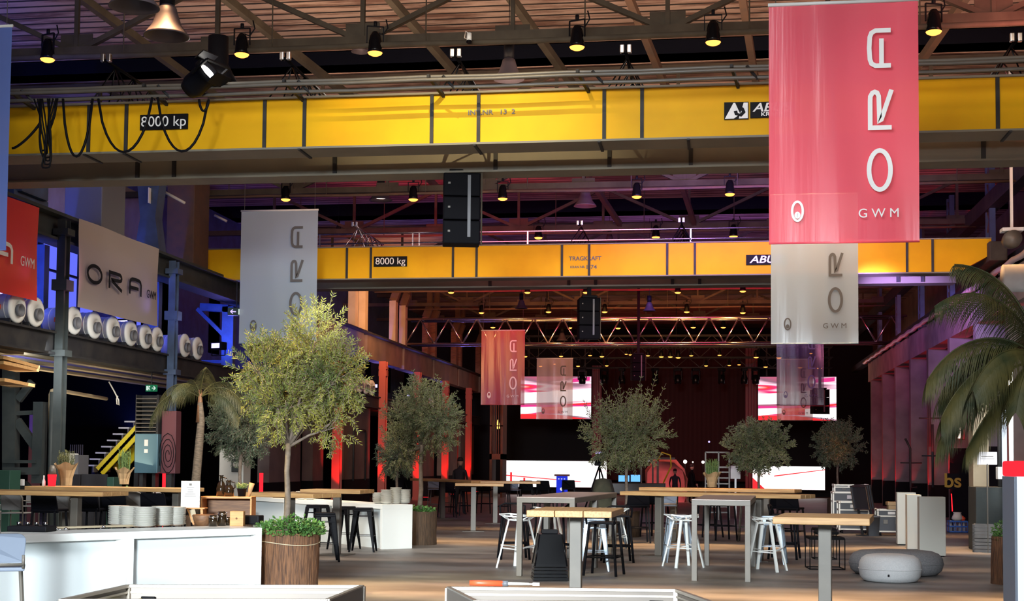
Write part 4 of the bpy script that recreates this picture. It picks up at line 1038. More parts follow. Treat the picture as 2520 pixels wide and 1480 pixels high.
TB.put(fp_(893, 1358), R(8), 'black tapered metal stool rightmost of those before the serving counter')
TB.put(fp_(846, 1352), R(-14), 'black tapered metal stool under the wooden table by the serving counter')
TB.put(fp_(798, 1382), R(20), 'black tapered metal stool next to the big wicker planter')
TB.put(fp_(780, 1345), R(-20), 'black tapered metal stool behind the one next to planter')
SC.put(fp_(1568, 1336), R(190), 'black bar chair with wide back left under the long right table')
SC.put(fp_(1612, 1322), R(150), 'black bar chair turned sideways beside the wide black one')
LB.put(fp_(1640, 1338), R(180), 'blue-grey bar chair with low back left of the right metal table')
LB.put(fp_(1846, 1334), R(175), 'blue-grey bar chair seen behind the right metal table leg')
SC.put(fp_(1778, 1330), R(20), 'black bar chair seen through the right metal table')
RS.put(fp_(1745, 1322), R(200), 'black round-legged stool seen through the right metal table')
SC.put(fp_(1945, 1346), R(160), 'black bar chair under the right end of the long table')
SC.put(fp_(1912, 1338), R(200), 'black bar chair behind the rightmost white stool')
LB.put(fp_(1072, 1266), R(180), 'blue-grey bar chair beside the second olive tree')
LB.put(fp_(1262, 1268), R(175), 'blue-grey bar chair left of the centre metal table')
LB.put(fp_(1106, 1262), R(150), 'blue-grey bar chair turned aside, right of the second olive tree')
for i, (px, py, a) in enumerate(((1130, 1262, 180), (1150, 1270, 10), (1195, 1264, 170), (1235, 1272, 0), (1100, 1274, 20), (1296, 1262, 180), (1340, 1262, 170), (1400, 1258, 180))):
    SC.put(fp_(px, py), R(a), 'black bar chair in the shadowed group behind centre tables, %s from left' % ORD[i], 'shadowed black bar chairs')
q = PY(-12, 1400, 9.7); LB.put((q.x, q.y, 0), R(207), 'blue-grey bar chair cut by the left picture edge, nearest of all')
for i, (px, Y, a) in enumerate(((42, 21.6, 180), (160, 22.6, 175), (80, 24.8, 5), (195, 23.6, 150), (330, 23.5, 185), (312, 24.8, 90), (418, 23.8, 100))):
    q = PY(px, 1240, Y); MC.put((q.x, q.y, 0), R(a), 'grey mesh bar chair at the left tables, %s counted around them' % ORD[i], 'grey mesh chairs at the left tables')
for i, (px, Y, a) in enumerate(((122, 21.2, 180), (226, 21.9, 176), (288, 22.2, 184), (388, 22.0, 180), (436, 23.2, 185))):
    q = PY(px, 1240, Y); SC.put((q.x, q.y, 0), R(a), 'black shell bar chair with back to viewer, %s from left at the left tables' % ORD[i], 'black chairs at the left tables')
# black tapered tubs stacked
q = PZ(1352, 1428)
t = thing('stacked_tubs', 'stack of black tapered plastic tubs with handle in front of centre table', 'tub stack', (q.x, q.y, 0), R(12))
b = MB()
for i in range(5):
    z = .01 + i * .045; w0 = .235 - i * .004
    P = [(-w0, -w0, z), (w0, -w0, z), (w0, w0, z), (-w0, w0, z)]; k = .985; Q = [(x * k, y * k, z + .035) for x, y, _ in P]
    b.add(P + Q, [(0, 1, 5, 4), (1, 2, 6, 5), (2, 3, 7, 6), (3, 0, 4, 7), (3, 2, 1, 0), (4, 5, 6, 7)])
b.build('rim', 'black_gloss', t)
w0, w1 = .215, .15
b = MB().add([(-w0, -w0, .2), (w0, -w0, .2), (w0, w0, .2), (-w0, w0, .2), (-w1, -w1, .62), (w1, -w1, .62), (w1, w1, .62), (-w1, w1, .62)], [(0, 1, 5, 4), (1, 2, 6, 5), (2, 3, 7, 6), (3, 0, 4, 7), (4, 5, 6, 7)])
for x, y in ((-1, -1), (1, -1), (1, 1), (-1, 1)): b.tube([(x * w0, y * w0, .2), (x * w1, y * w1, .62)], .012, 6)
b.build('body', 'black_gloss', t)
MB().bbox(-.11, .11, -.03, .03, .62, .68, .01).build('handle', 'black', t)
# nested black wire tables
for nm, px, py, w_, h_, lab in (('side_table', 2030, 1400, .26, .47, 'larger black wire side table behind right wooden table leg'), ('side_table', 2028, 1376, .18, .5, 'smaller black wire table nested behind the larger one')):
    q = PZ(px, py); t = thing(nm, lab, 'side table', (q.x, q.y, 0), R(4))
    MB().bbox(-w_, w_, -w_, w_, h_ - .02, h_ + .02, .006).build('tray', 'matt_black', t)
    b = MB(); P = [(-w_, -w_), (w_, -w_), (w_, w_), (-w_, w_)]
    for i in range(4): b.beam((*P[i], 0.008), (*P[(i + 1) % 4], 0.008), .014).beam((*P[i], 0), (*P[i], h_), .014)
    b.build('frame', 'matt_black', t)
    if w_ > .2: top_ = t
q = PZ(2030, 1400); t = thing('shallow_tray', 'black tray lying on the black wire side tables', 'tray', (q.x + .02, q.y + .02, .521), R(6))
MB().bbox(-.17, .17, -.14, .14, 0, .05, .02).build('body', 'matt_black', t)
# poufs
def pouf(lab, px, py, rx, ry, h, m, rz=0):
    q = PZ(px, py); t = thing('pouf', lab, 'pouf', (q.x, q.y + ry * .9, 0), R(rz))
    prof = [(.0, .0), (.70, .0), (.86, .04), (.96, .2), (1.0, .45), (.98, .68), (.9, .86), (.76, .96), (.5, 1.0), (0, 1.0)]
    MB().lathe([(r_, z * h) for r_, z in prof], 40, Matrix.Diagonal((rx, ry, 1, 1))).build('cushion', m, t)
    MB().tube([(rx * 1.0 * math.cos(a), ry * 1.0 * math.sin(a), h * .47) for a in [2 * PI * i / 40 for i in range(41)]], .006, 5).build('seam', m, t)
    MB().box(-.16 * rx - .012, -.16 * rx + .012, -ry * .99, -ry * .95, .09, .12).build('tag', 'black', t)
pouf('light grey round pouf in front at the right', 2199, 1437, .42, .42, .37, 'pouf_light')
pouf('large dark grey oval pouf behind the light one', 2215, 1421, .67, .5, .36, 'pouf_dark')
# plinths
for px, py, w_, d_, h_, lab in ((2297, 1371, .44, .4, 1.04, 'nearest and widest pale grey plinth at the right'), (2252, 1355, .26, .4, 1.04, 'middle pale grey plinth of the three'), (2233, 1343, .36, .4, 1.05, 'rearmost pale grey plinth at the left of the three')):
    q = PZ(px, py); t = thing('plinth', lab, 'plinth', (q.x, q.y + d_ / 2, 0), R(-3))
    MB().bbox(-w_ / 2, w_ / 2, -d_ / 2, d_ / 2, .02, h_, .004).build('body', 'plinth_grey', t)
    MB().box(-w_ / 2 + .02, w_ / 2 - .02, -d_ / 2 + .02, d_ / 2 - .02, 0, .02).build('foot', 'black', t)
# ================================================================== CASES AND CRATES
def flight(lab, loc, w_, d_, h_, rz=0, wheels=True, label=True, grp=None):
    t = thing('flight_case', lab, 'flight case', loc, rz, grp); z0 = .1 if wheels else 0
    MB().box(-w_ / 2 + .01, w_ / 2 - .01, -d_ / 2 + .01, d_ / 2 - .01, z0 + .01, z0 + h_ - .01).build('panel', 'case_black', t)
    b = MB(); P = [(-w_ / 2, -d_ / 2), (w_ / 2, -d_ / 2), (w_ / 2, d_ / 2), (-w_ / 2, d_ / 2)]
    for i in range(4):
        p_, q_ = P[i], P[(i + 1) % 4]
        for z in (z0, z0 + h_, z0 + h_ * .72): b.beam((*p_, z), (*q_, z), .03)
        b.beam((*p_, z0), (*p_, z0 + h_), .035)
    b.build('edging', 'case_alu', t)
    b = MB()
    for x, y in P:
        for z in (z0, z0 + h_): b.bbox(x - .03, x + .03, y - .03, y + .03, z - .03, z + .03, .012)
    b.build_each('corner', 'case_alu', t)
    for x in (-w_ * .22, w_ * .22): MB().bbox(x - .05, x + .05, -d_ / 2 - .015, -d_ / 2 + .005, z0 + h_ * .35, z0 + h_ * .55, .006).build_each('latch', 'steel', t)
    if label: MB().box(-.08, .08, -d_ / 2 - .006, -d_ / 2 + .012, z0 + h_ * .8, z0 + h_ * .92).build('paper_tag', 'paper', t)
    if wheels:
        for x, y in P: MB().tube([(x * .8 - .015, y * .8, .045), (x * .8 + .015, y * .8, .045)], .045, 12).box(x * .8 - .03, x * .8 + .03, y * .8 - .03, y * .8 + .03, .08, z0).build('caster', 'black', t)
    return t
q = PZ(2102, 1314); flight('black flight case on casters, front of the group left of the plinths', (q.x, q.y + .3, 0), .66, .55, .62)
q2 = PZ(2096, 1300); flight('black flight case standing behind the front one', (q2.x, q2.y + .6, 0), .85, .55, .78)
flight('small silver-edged case lying on the rear flight case', (q2.x + .02, q2.y + .6, .895), .82, .5, .18, 0, False)
q = PZ(2186, 1320); flight('black flight case on casters with wooden box on it', (q.x + .08, q.y + .3, 0), .6, .5, .48)
t = thing('wooden_box', 'small wooden box on the flight case left of the plinths', 'box', (q.x + .16, q.y + .3, .595), R(5))
MB().bbox(-.14, .14, -.1, .1, 0, .1, .01).bbox(-.16, .16, -.12, .12, .09, .17, .01).build('body', 'cardboard', t)
t = thing('case_lid', 'open silver-edged flight case lid leaning upright', 'case lid', (q.x - .42, q.y + .1, 0.0), R(35))
M = Matrix.Rotation(R(-12), 4, 'Y')
MB().box(-.05, .05, -.25, .25, .62, 1.15, M).build('panel', 'case_black', t)
b = MB()
for s_ in (-.06, .0, .06):
    for z in (.62, 1.15): b.beam(M @ Vector((s_, -.26, z)), M @ Vector((s_, .26, z)), .025)
    for y in (-.26, .26): b.beam(M @ Vector((s_, y, .62)), M @ Vector((s_, y, 1.15)), .025)
b.build('edging', 'truss_alu', t)
MB().beam((.0, -.2, 0), M @ Vector((0, -.2, .64)), .04).beam((.0, .2, 0), M @ Vector((0, .2, .64)), .04).beam((-.25, 0, .01), (.25, 0, .01), .3, .02).build('stand', 'dark_steel', t)
t = thing('plastic_bin', 'dark blue-grey plastic bin between the flight cases', 'bin', (q.x - .34, q.y - .0, 0), R(10))
MB().lathe([(.15, 0), (.18, .42), (.19, .42), (.19, .45), (.17, .45), (.15, .02)], 4, RZ(R(45))).build('body', 'grey_shell', t)
# blue bottle crate
q = PZ(2359, 1312)
t = thing('bottle_crate', 'blue plastic bottle crate by the red-lit column at right', 'crate', (q.x, q.y + .15, 0))
b = MB(); w_, d_, h_ = .22, .15, .27
for z in (0, .13, .25): b.box(-w_, w_, -d_, -d_ + .012, z, z + .035).box(-w_, w_, d_ - .012, d_, z, z + .035).box(-w_, -w_ + .012, -d_, d_, z, z + .035).box(w_ - .012, w_, -d_, d_, z, z + .035)
for x in (-w_, -.075, .065, w_ - .012):
    for y in (-d_, d_ - .012): b.box(x, x + .012, y, y + .012, 0, .28)
b.box(-w_, w_, -d_, d_, 0, .01); b.build('body', 'blue_crate', t)
bt = None
def bottle(m='cold_tube', h=.26, r=.036):
    t = thing('water_bottle', 'x', 'bottle')
    MB().lathe([(0, 0), (r, .0), (r, h * .6), (r * .7, h * .75), (r * .35, h * .85), (r * .35, h), (0, h)], 12).build('body', m, t); 
    MB().lathe([(r * .4, h), (r * .4, h + .02), (0, h + .02)], 10).build('cap', 'white_gloss', t); return t
bp_ = Proto(bottle('clear'))
for i in range(4): bp_.put((q.x - .16 + .1 * i, q.y + .09, .012), 0, 'clear bottle in the blue crate, %s from left' % ORD[i], 'bottles in the blue crate')
t = thing('paper_bag', 'crumpled white and orange bag on the blue crate', 'bag', (q.x, q.y + .15, .285))
MB().lathe([(.1, 0), (.14, .05), (.11, .12), (.09, .17), (.1, .2), (0, .19)], 9).build('body', 'paper', t); MB().lathe([(.05, .0), (.07, .06), (.0, .12)], 7, T((.12, -.03, 0))).build('fruit', 'orange_red', t)
t = thing('red_tube', 'thin glowing red tube standing behind the blue crate', 'tube', (q.x - .08, q.y + .36, 0))
MB().tube([(0, 0, .5), (-.02, 0, .92)], .012, 8).build('tube', 'red_tube', t); MB().tube([(.0, 0, 0), (0, 0, .5)], .008, 6).box(-.1, .1, -.1, .1, 0, .012).build('stand', 'black', t)
# grey crates and shrub pot at the right edge
for i, (lab, z) in enumerate((('dark grey slatted crate on the floor at right edge', 0), ('dark grey slatted crate, topmost of its pair, right edge', .262))):
    q = PZ(2440, 1362); t = thing('slatted_crate', lab, 'crate', (q.x, q.y + .3, z), R(-15)); b = MB()
    for z_ in (0, .065, .13, .195): b.box(-.26, .26, -.2, -.185, z_, z_ + .055).box(-.26, .26, .185, .2, z_, z_ + .055).box(-.26, -.245, -.2, .2, z_, z_ + .055).box(.245, .26, -.2, .2, z_, z_ + .055)
    b.build('slats', 'bush_crate', t); b = MB()
    for x, y in ((-.24, -.18), (.24, -.18), (.24, .18), (-.24, .18)): b.box(x - .02, x + .02, y - .02, y + .02, 0, .255)
    b.box(-.25, .25, -.19, .19, 0, .012).build('posts', 'bush_crate', t)
# ---- foreground open cases
def open_case(lab, cs, depth, tilt):
    P = [PZ(x, y, .95) for x, y in cs]; t = thing('aluminium_case', lab, 'case', (0, 0, 0))
    b = MB(); rim = MB(); rim2 = MB()
    for i in range(4):
        a, c_ = P[i], P[(i + 1) % 4]
        b.add([a, c_, c_ - Vector((0, 0, depth)), a - Vector((0, 0, depth))], [(0, 1, 2, 3)])
        cen = sum(P, Vector()) / 4; o = (cen - (a + c_) / 2).normalized() * -.012
        b.add([v + o for v in (a, c_, c_ - Vector((0, 0, depth)), a - Vector((0, 0, depth)))], [(3, 2, 1, 0)])
        rim.beam(a, c_, .022, .014); rim2.beam(a - Vector((0, 0, .03)), c_ - Vector((0, 0, .03)), .014, .01)
        rim.beam(a, a - Vector((0, 0, depth)), .03)
    b.add([v - Vector((0, 0, depth)) for v in P], [(0, 1, 2, 3)])
    b.build('panel', 'case_panel', t); rim.build('edging', 'case_alu', t); rim2.build('inner_ridge', 'case_alu', t)
    st = MB(); cen = sum(P, Vector()) / 4
    for v in P: w_ = v.lerp(cen, .08); st.beam((w_.x, w_.y, 0), (w_.x, w_.y, .95 - depth), .05)
    st.build('leg', 'dark_steel', t)
    d = (P[1] - P[0]).normalized(); nrm = Vector((d.y, -d.x, 0))
    for s_, k in ((1, 0), (-1, 1)):
        c0 = P[k] + d * s_ * .10 + nrm * .02 - Vector((0, 0, .07))
        MB().bbox(-.035, .035, -.004, .01, -.02, .02, .003, T(c0 - nrm * .005)).build('latch_hole', 'matt_black', t)
        MB().tube([c0 - d * s_ * .03, c0 - d * s_ * .06 + nrm * .03, c0 - d * s_ * .065 + nrm * .03 - Vector((0, 0, .04))], .012, 8).build('latch_grip', 'yellow', t)
        MB().tube([c0 + nrm * .01, c0 - d * s_ * .05 + nrm * .03], .007, 6).build('latch_rod', 'chrome', t)
    return t, P
_, PA = open_case('open aluminium case at the bottom left with yellow latches', [(315, 1443), (891, 1444), (805, 1479), (150, 1479)], .3, 0)
_, PB = open_case('open aluminium case at the bottom centre under the red tool', [(1104, 1448), (1665, 1454), (1755, 1486), (1170, 1482)], .3, 0)
t = thing('hand_tool', 'red-handled tool lying on the rim of the centre aluminium case', 'tool')
a, c_ = PZ(1156, 1440, .965), PZ(1328, 1443, .965); a.z = c_.z = .974
d = c_ - a
MB().tube([a, a + d * .12, a + d * .48], [.013, .0145, .0145], 12).build('handle', 'orange_red', t)
MB().tube([a + d * .47, a + d * .55], .016, 6).build('collar', 'grey_shell', t)
MB().tube([a + d * .55, a + d * .85], [.008, .007], 8).beam(a + d * .83, a + d * .93, .014, .008).build('shaft', 'china', t)
MB().beam(a + d * .9, c_, .02, .014).build('tip', 'white_speck', t)

# ================================================================== THINGS ON THE FRONT COUNTER
z8 = .801
q = PZ(470, 1291, z8)
t = thing('menu_stand', 'white menu card standing on a small wooden shelf beside plates', 'menu', (q.x, q.y, z8), R(6))
MB().bbox(-.16, .18, -.07, .09, .185, .2, .004).build('shelf', 'wood_warm', t)
MB().beam((.05, -.05, 0), (-.03, -.05, .19), .03, .02).beam((.15, -.05, 0), (.14, -.05, .19), .03, .02).beam((-.15, .05, 0), (-.13, .05, .19), .03, .02).build('leg', 'wood_warm', t)
MB().bbox(-.13, .1, .0, .012, .2, .52, .002).build('card', 'paper', t)
b = MB()
for z, w_ in ((.44, .045), (.41, .03), (.385, .035), (.36, .06), (.335, .07)): b.box(-.015 - w_, -.015 + w_, -.003, .0, z, z + .004)
b.box(-.03, 0, -.003, 0, .465, .49).build('print', 'steel', t)
MB().box(.02, .1, -.055, -.05, .02, .17, Matrix.Rotation(R(-14), 4, 'Y')).build('side_card', 'cream', t)
q = PZ(545, 1290, z8); q.y += .35
t = thing('wooden_crate', 'open wooden crate on its side at the right of the counter', 'crate', (q.x, q.y, z8), R(8))
b = MB().bbox(-.36, .27, -.12, .16, .30, .325, .004).bbox(-.36, .27, -.12, .16, 0, .02, .004).bbox(.25, .27, -.12, .16, 0, .32, .004).bbox(-.36, -.34, -.12, .16, 0, .32, .004)
b.build('frame', 'wood_warm', t); MB().box(-.34, .25, .13, .15, .02, .3).build('back_board', 'wood_dark', t)
def jug(lab, x, h, r, py=.05):
    t = thing('glass_bottle', lab, 'bottle', (q.x + x, q.y + py, z8 + .326))
    MB().lathe([(0, 0), (r, 0), (r * 1.05, h * .35), (r * .8, h * .6), (r * .35, h * .75), (r * .35, h * .95), (r * .6, h), (0, h)], 18).build('body', 'bottle', t)
    MB().tube([(r * .4, 0, h * .9), (r * 1.2, 0, h * .85), (r * 1.3, 0, h * .55), (r * .9, 0, h * .45)], .008, 6).build('handle', 'bottle', t)
jug('tall dark glass jug on the wooden crate, left one', -.16, .26, .055); jug('dark round glass jug on the wooden crate, right one', -.04, .2, .06, .0)
def potted(lab, loc, r, h, plant, m='black', kraft=False, ph=.12, n=90, lm='herb', sc=1.0, nm='potted_herb'):
    t = thing(nm, lab, 'potted plant', loc)
    if kraft:
        prof = [(r * .55, 0), (r * .6, h * .4), (r * .8, h * .8), (r * 1.15, h * 1.15)]
        b = MB(); N = 22; vs = []; 
        for rr, z in prof: vs += [Vector((rr * (1 + .12 * math.sin(5 * a) + .08 * math.sin(9 * a + z * 40)) * math.cos(a), rr * (1 + .12 * math.sin(5 * a)) * math.sin(a), z + (.03 * math.sin(4 * a) if z > h else 0))) for a in [2 * PI * k / N for k in range(N)]]
        b.add(vs, [(i * N + k, i * N + (k + 1) % N, (i + 1) * N + (k + 1) % N, (i + 1) * N + k) for i in range(3) for k in range(N)] + [tuple(range(N))[::-1]])
        b.build('paper_wrap', m, t)
    else: MB().lathe([(0, 0), (r * .75, 0), (r, h), (r * 1.05, h), (r * 1.05, h * .9), (r * .9, h * .9), (0, h * .85)], 18).build('pot', m, t)
    b = MB()
    for i in range(n):
        a = random.random() * 6.28; rr = r * .75 * math.sqrt(random.random()); x, y = rr * math.cos(a), rr * math.sin(a)
        tip = Vector((x * (1.25 if plant == 'up' else 1.8), y * (1.25 if plant == 'up' else 1.8), h * .9 + ph * random.uniform(.6, 1.05)))
        base = Vector((x, y, h * .8)); b.tube([base, tip], [.003 * sc, .0015 * sc], 4, False)
        for k in range(9):
            c_ = base.lerp(tip, .25 + .75 * k / 8); ang = random.random() * 6.28; d = Vector((math.cos(ang), math.sin(ang), .9)).normalized() * .022 * sc; s_ = Vector((-math.sin(ang), math.cos(ang), 0)) * .004 * sc
            b.add([c_, c_ + d * .5 + s_, c_ + d, c_ + d * .5 - s_], [(0, 1, 2, 3)])
    b.build('leaves', lm, t); return t
potted('small plant in a dark pot on the wooden crate', (q.x + .12, q.y + .02, z8 + .326), .06, .1, 'wide', 'black', ph=.07, n=40, lm='herb')
b = thing('paper_sleeve', 'red-brown paper sleeve leaning beside the dark pot', 'sleeve', (q.x + .215, q.y, z8 + .326)); MB().lathe([(.02, 0), (.035, .17), (.03, .17), (.015, .0)], 10, Matrix.Rotation(R(14), 4, 'Y')).build('body', 'kraft', b)
q3 = PZ(577, 1296, z8); t = thing('wooden_block', 'light wooden block with a dowel hole on the counter', 'block', (q3.x, q3.y + .1, z8), R(6))
MB().bbox(-.08, .08, -.05, .05, 0, .175, .006).build('body', 'wood_warm', t); MB().lathe([(0, .002), (.012, .002), (.012, 0), (0, 0)], 12, T((.0, -.051, .09)) @ Matrix.Rotation(R(90), 4, 'X')).build('hole', 'wood_dark', t)
for i, (px, h_, lab) in enumerate(((515, .13, 'dark tin of cutlery left of centre before the crate'), (537, .17, 'dark preserving jar with wire clip before the crate'), (550, .1, 'low dark jar beside the wooden block'))):
    w_ = PZ(px, 1297 - i, z8); t = thing('jar', lab, 'jar', (w_.x, w_.y + .12, z8)); MB().lathe([(0, 0), (.05, 0), (.055, h_ * .8), (.04, h_ * .86), (.045, h_), (0, h_)], 14).build('body', 'bottle', t)
    MB().lathe([(.056, h_ * .8), (.058, h_ * .84), (.05, h_ * .88)], 14).tube([(.055, -.01, h_ * .5), (.065, -.01, h_ * .9), (.03, 0, h_ * 1.02)], .004, 5).build('clip', 'chrome', t)
w_ = PZ(478, 1297, z8); t = thing('bread_basket', 'brown bread basket beside the plate stacks', 'basket', (w_.x - .0, w_.y + .28, z8)); MB().lathe([(.09, 0), (.13, .12), (.12, .13), (.08, .02), (0, .01)], 16).build('body', 'wood_dark', t)
w_ = PZ(610, 1293, z8); t = thing('dark_tray', 'low dark serving tray right of the wooden block', 'tray', (w_.x, w_.y + .2, z8)); MB().bbox(-.13, .1, -.1, .1, 0, .11, .015).build('body', 'black', t)
for i, (px, py) in enumerate(((106, 1309), (122, 1308), (147, 1308), (245, 1303))):
    w_ = PZ(px, py, z8); t = thing('cutlery_bundle', 'shiny %s cutlery piece on the left counter' % ORD[i], 'cutlery', (w_.x, w_.y + .06, z8), R(30 * i)); MB().tube([(-.05, 0, .012), (.03, 0, .02)], .006, 6).lathe([(0, 0), (.02, .004), (.022, .02), (0, .03)], 10, T((.045, 0, .008))).build('body', 'chrome', t)
w_ = PZ(44, 1312, z8); t = thing('dark_tray', 'black tray of glasses at the left end of the counter', 'tray', (w_.x, w_.y + .3, z8)); MB().bbox(-.22, .22, -.12, .12, 0, .06, .01).build('body', 'black', t)
b = MB(); [b.lathe([(.02, .06), (.025, .1), (.022, .1), (.018, .065)], 10, T((-.15 + .1 * k, 0, 0))) for k in range(4)]; b.build('glassware', 'chrome', t)
t = thing('table_runner', 'beige board lying along the back edge of left counter', 'board', (PZ(200, 1303, z8).x, PZ(200, 1303, z8).y + .42, z8), math.atan2((B - A).y, (B - A).x)); MB().bbox(-.75, .75, -.06, .06, 0, .02, .004).build('body', 'cream', t)
# on the tables
H11 = 1.101
q = PZ(142, 1196, H11); potted('herb in brown paper on the left table, beside the red canister', (q.x, q.y + .3, H11), .17, .34, 'up', 'kraft', True, .3, 60, 'olive_leaf_grey', 1.6)
q = PZ(288, 1193, H11); potted('tall herb in brown paper in the middle of the left table', (q.x, q.y + .3, H11), .15, .26, 'up', 'kraft', True, .42, 70, 'herb', 1.8)
q = PZ(1752, 1200, H11); potted('green herb in orange paper on the long right table', (q.x, q.y + .25, H11), .155, .26, 'up', 'kraft', True, .34, 80, 'herb', 1.8)
q = PZ(107, 1198, H11)
t = thing('red_canister', 'red canister with clear top on the left table', 'canister', (q.x, q.y + .3, H11)); MB().lathe([(0, 0), (.06, 0), (.075, .2), (0, .2)], 16).build('body', 'red_tube', t); MB().lathe([(.07, .2), (.06, .3), (.03, .36), (0, .36)], 16).build('cap', 'steel', t)  # canister body has a red glow of its own, it is no lamp
t = thing('salt_mill', 'white bottle left of the red canister', 'bottle', (q.x - .14, q.y + .28, H11)); MB().lathe([(0, 0), (.03, 0), (.03, .08), (.012, .13), (.014, .18), (0, .19)], 12).build('body', 'white_gloss', t)
q = PZ(310, 1196, H11); t = thing('table_number', 'small green glowing card hanging at the left table', 'card', (q.x, q.y + .05, .92)); MB().box(-.02, .02, -.01, .0, 0, .18).build('body', 'herb', t)

# ================================================================== UNDER THE LEFT GALLERY
def back(px, py, Y): return PY(px, py, Y)
t = thing('slatted_soffit', 'cream boards under the left gallery right of the column', 'soffit', (0, 0, 0))
b = MB()
for i, (za, xa_) in enumerate(((3.5, -12.7), (3.42, -13.0), (3.36, -13.4))): b.box(xa_ - .22, xa_, 20, 38, za, za + .05)
b.build('board', 'cream', t)
area('gallery_underlight', (-13.6, 27, 2.6), (-13.4, 27.5, 3.7), 45, (1, .8, .55), 1, 6)
area('bar_light', (-12.0, 24, 3.3), (-12.8, 28.5, 1.4), 30, (.9, .95, 1), 2, 1)
Ys = 30.5; t = thing('staircase', 'yellow-striped steel staircase rising to the right under the gallery', 'staircase', (0, 0, 0))
pa, pb = back(222, 1148, Ys), back(322, 1040, Ys); n = 8
tr = MB(); ri = MB()
for i in range(n):
    k = i / (n - 1); x = pa.x + (pb.x - pa.x) * k; z = pa.z + (pb.z - pa.z) * k
    tr.box(x - .16, x + .1, Ys, Ys + .9, z, z + .035); ri.box(x + .06, x + .09, Ys, Ys + .9, z - .14, z)
tr.build_each('tread', 'plinth_grey', t); ri.build_each('riser', 'steel', t)
b = MB().beam(pa + Vector((.25, -.02, -.12)), pb + Vector((.25, -.02, -.12)), .04, .26); b.beam(pa + Vector((.25, .9, -.12)), pb + Vector((.25, .9, -.12)), .04, .26); b.build_each('stringer', 'yellow', t)
b = MB()
for i in range(16): k = i / 15; c_ = (pa + Vector((.25, -.05, -.12))).lerp(pb + Vector((.25, -.05, -.12)), k); b.beam(c_ + Vector((-.08, 0, -.1)), c_ + Vector((.08, 0, .1)), .02, .05)
b.build_each('stripe', 'black', t)
b = MB().beam((pa.x, Ys + .2, 0), (pa.x, Ys + .2, pa.z), .08); b.beam((pb.x, Ys + .4, 0), (pb.x, Ys + .4, pb.z), .1).build('post', 'dark_steel', t)
spot('stair_light', (pa.x + 1.5, Ys - 3, 3.2), (pa.x + .5, Ys, 2), 35, (1, .95, .8), 50)
# electrical cabinet with louvres
Yc = 29.0; a_, b2 = back(330, 1165, Yc), back(391, 972, Yc)
t = thing('louvred_cabinet', 'tall teal cabinet with dark louvres under the exit sign', 'cabinet', (a_.x, Yc, 0))
Wc = b2.x - a_.x; zc0, zc1 = a_.z, b2.z; zm = back(360, 1068, Yc).z
MB().bbox(0, Wc, 0, .45, zc0, zm, .015).build('door', 'teal', t)
MB().box(0, .02, 0, .45, zm, zc1).box(Wc - .05, Wc, 0, .45, zm, zc1).box(0, Wc, .3, .45, zm, zc1).build('casing', 'dark_steel', t)
b = MB(); 
for i in range(9): z = zm + .04 + i * (zc1 - zm - .05) / 9; b.box(.02, Wc - .04, -.03, .16, z, z + .02, Matrix.Translation((0, 0, 0)))
b.build_each('louvre', 'steel', t)
MB().box(Wc * .42, Wc * .58, -.006, 0, zc0 + .6, zc0 + .74).box(Wc * .42, Wc * .58, -.006, 0, zc0 + .45, zc0 + .53).build_each('sticker', 'paper', t)
MB().box(Wc * .15, Wc * .3, .1, .3, 0, zc0).box(Wc * .7, Wc * .85, .1, .3, 0, zc0).build('leg', 'dark_steel', t)
a_, b3 = back(395, 1166, Yc + .1), back(434, 1012, Yc + .1)
t = thing('hose_cabinet', 'maroon fire hose cabinet with coiled hose, right of the teal cabinet', 'cabinet', (a_.x, Yc + .1, 0)); Wh = b3.x - a_.x
MB().bbox(0, Wh, 0, .3, a_.z, b3.z, .015).build('casing', 'maroon', t)
pts = [(Wh / 2 + (.03 + .012 * k / 3) * math.cos(k * .5) * 1.0, -.02, a_.z + .42 + (.06 + .03 * k / 3) * math.sin(k * .5)) for k in range(46)]
MB().tube(pts, .008, 5).build('hose', 'black', t); MB().box(Wh * .3, Wh * .7, .05, .2, 0, a_.z).build('leg', 'dark_steel', t)
spot('cabinet_warm', (a_.x + .3, Yc - 1.5, 3.3), (a_.x + .1, Yc, 2.4), 30, (1, .6, .3), 40)
a_ = back(373, 956, 29.4)
t = thing('exit_sign', 'green emergency exit sign with white arrow above louvred cabinet', 'sign', a_)
MB().bbox(-.13, .13, -.03, .03, -.075, .075, .008).build('casing', 'green_exit', t)
MB().box(-.11, -.06, -.036, -.031, -.05, .05).box(-.05, -.02, -.036, -.031, .02, .05).beam((-.05, -.034, .01), (-.02, -.034, -.05), .012).beam((-.05, -.034, .0), (-.085, -.034, -.05), .012).build('running_figure', 'exit_white', t)
MB().box(.02, .1, -.036, -.031, -.01, .01).beam((.06, -.034, .045), (.105, -.034, 0), .016).beam((.06, -.034, -.045), (.105, -.034, 0), .016).build('arrow', 'exit_white', t)
MB().box(-.01, .01, -.01, .01, .075, 3.55 - a_.z).build('bracket', 'dark_steel', t)
a_ = PX(582, 768, XL + .5)
t = thing('exit_sign', 'faint exit sign with left arrow beside the pale grey banner', 'sign', a_, R(30))
MB().bbox(-.22, .22, -.03, .03, -.1, .1, .008).build('casing', 'dark_green', t); MB().box(-.16, -.02, -.036, -.031, -.012, .012).beam((-.16, -.034, 0), (-.1, -.034, .05), .02).beam((-.16, -.034, 0), (-.1, -.034, -.05), .02).build('arrow', 'lilac_lamp', t)
MB().box(.04, .16, -.036, -.031, -.07, .07).build('figure', 'exit_white', t); MB().box(-.01, .01, 0, .02, .1, 1.6).build('bracket', 'dark_steel', t)
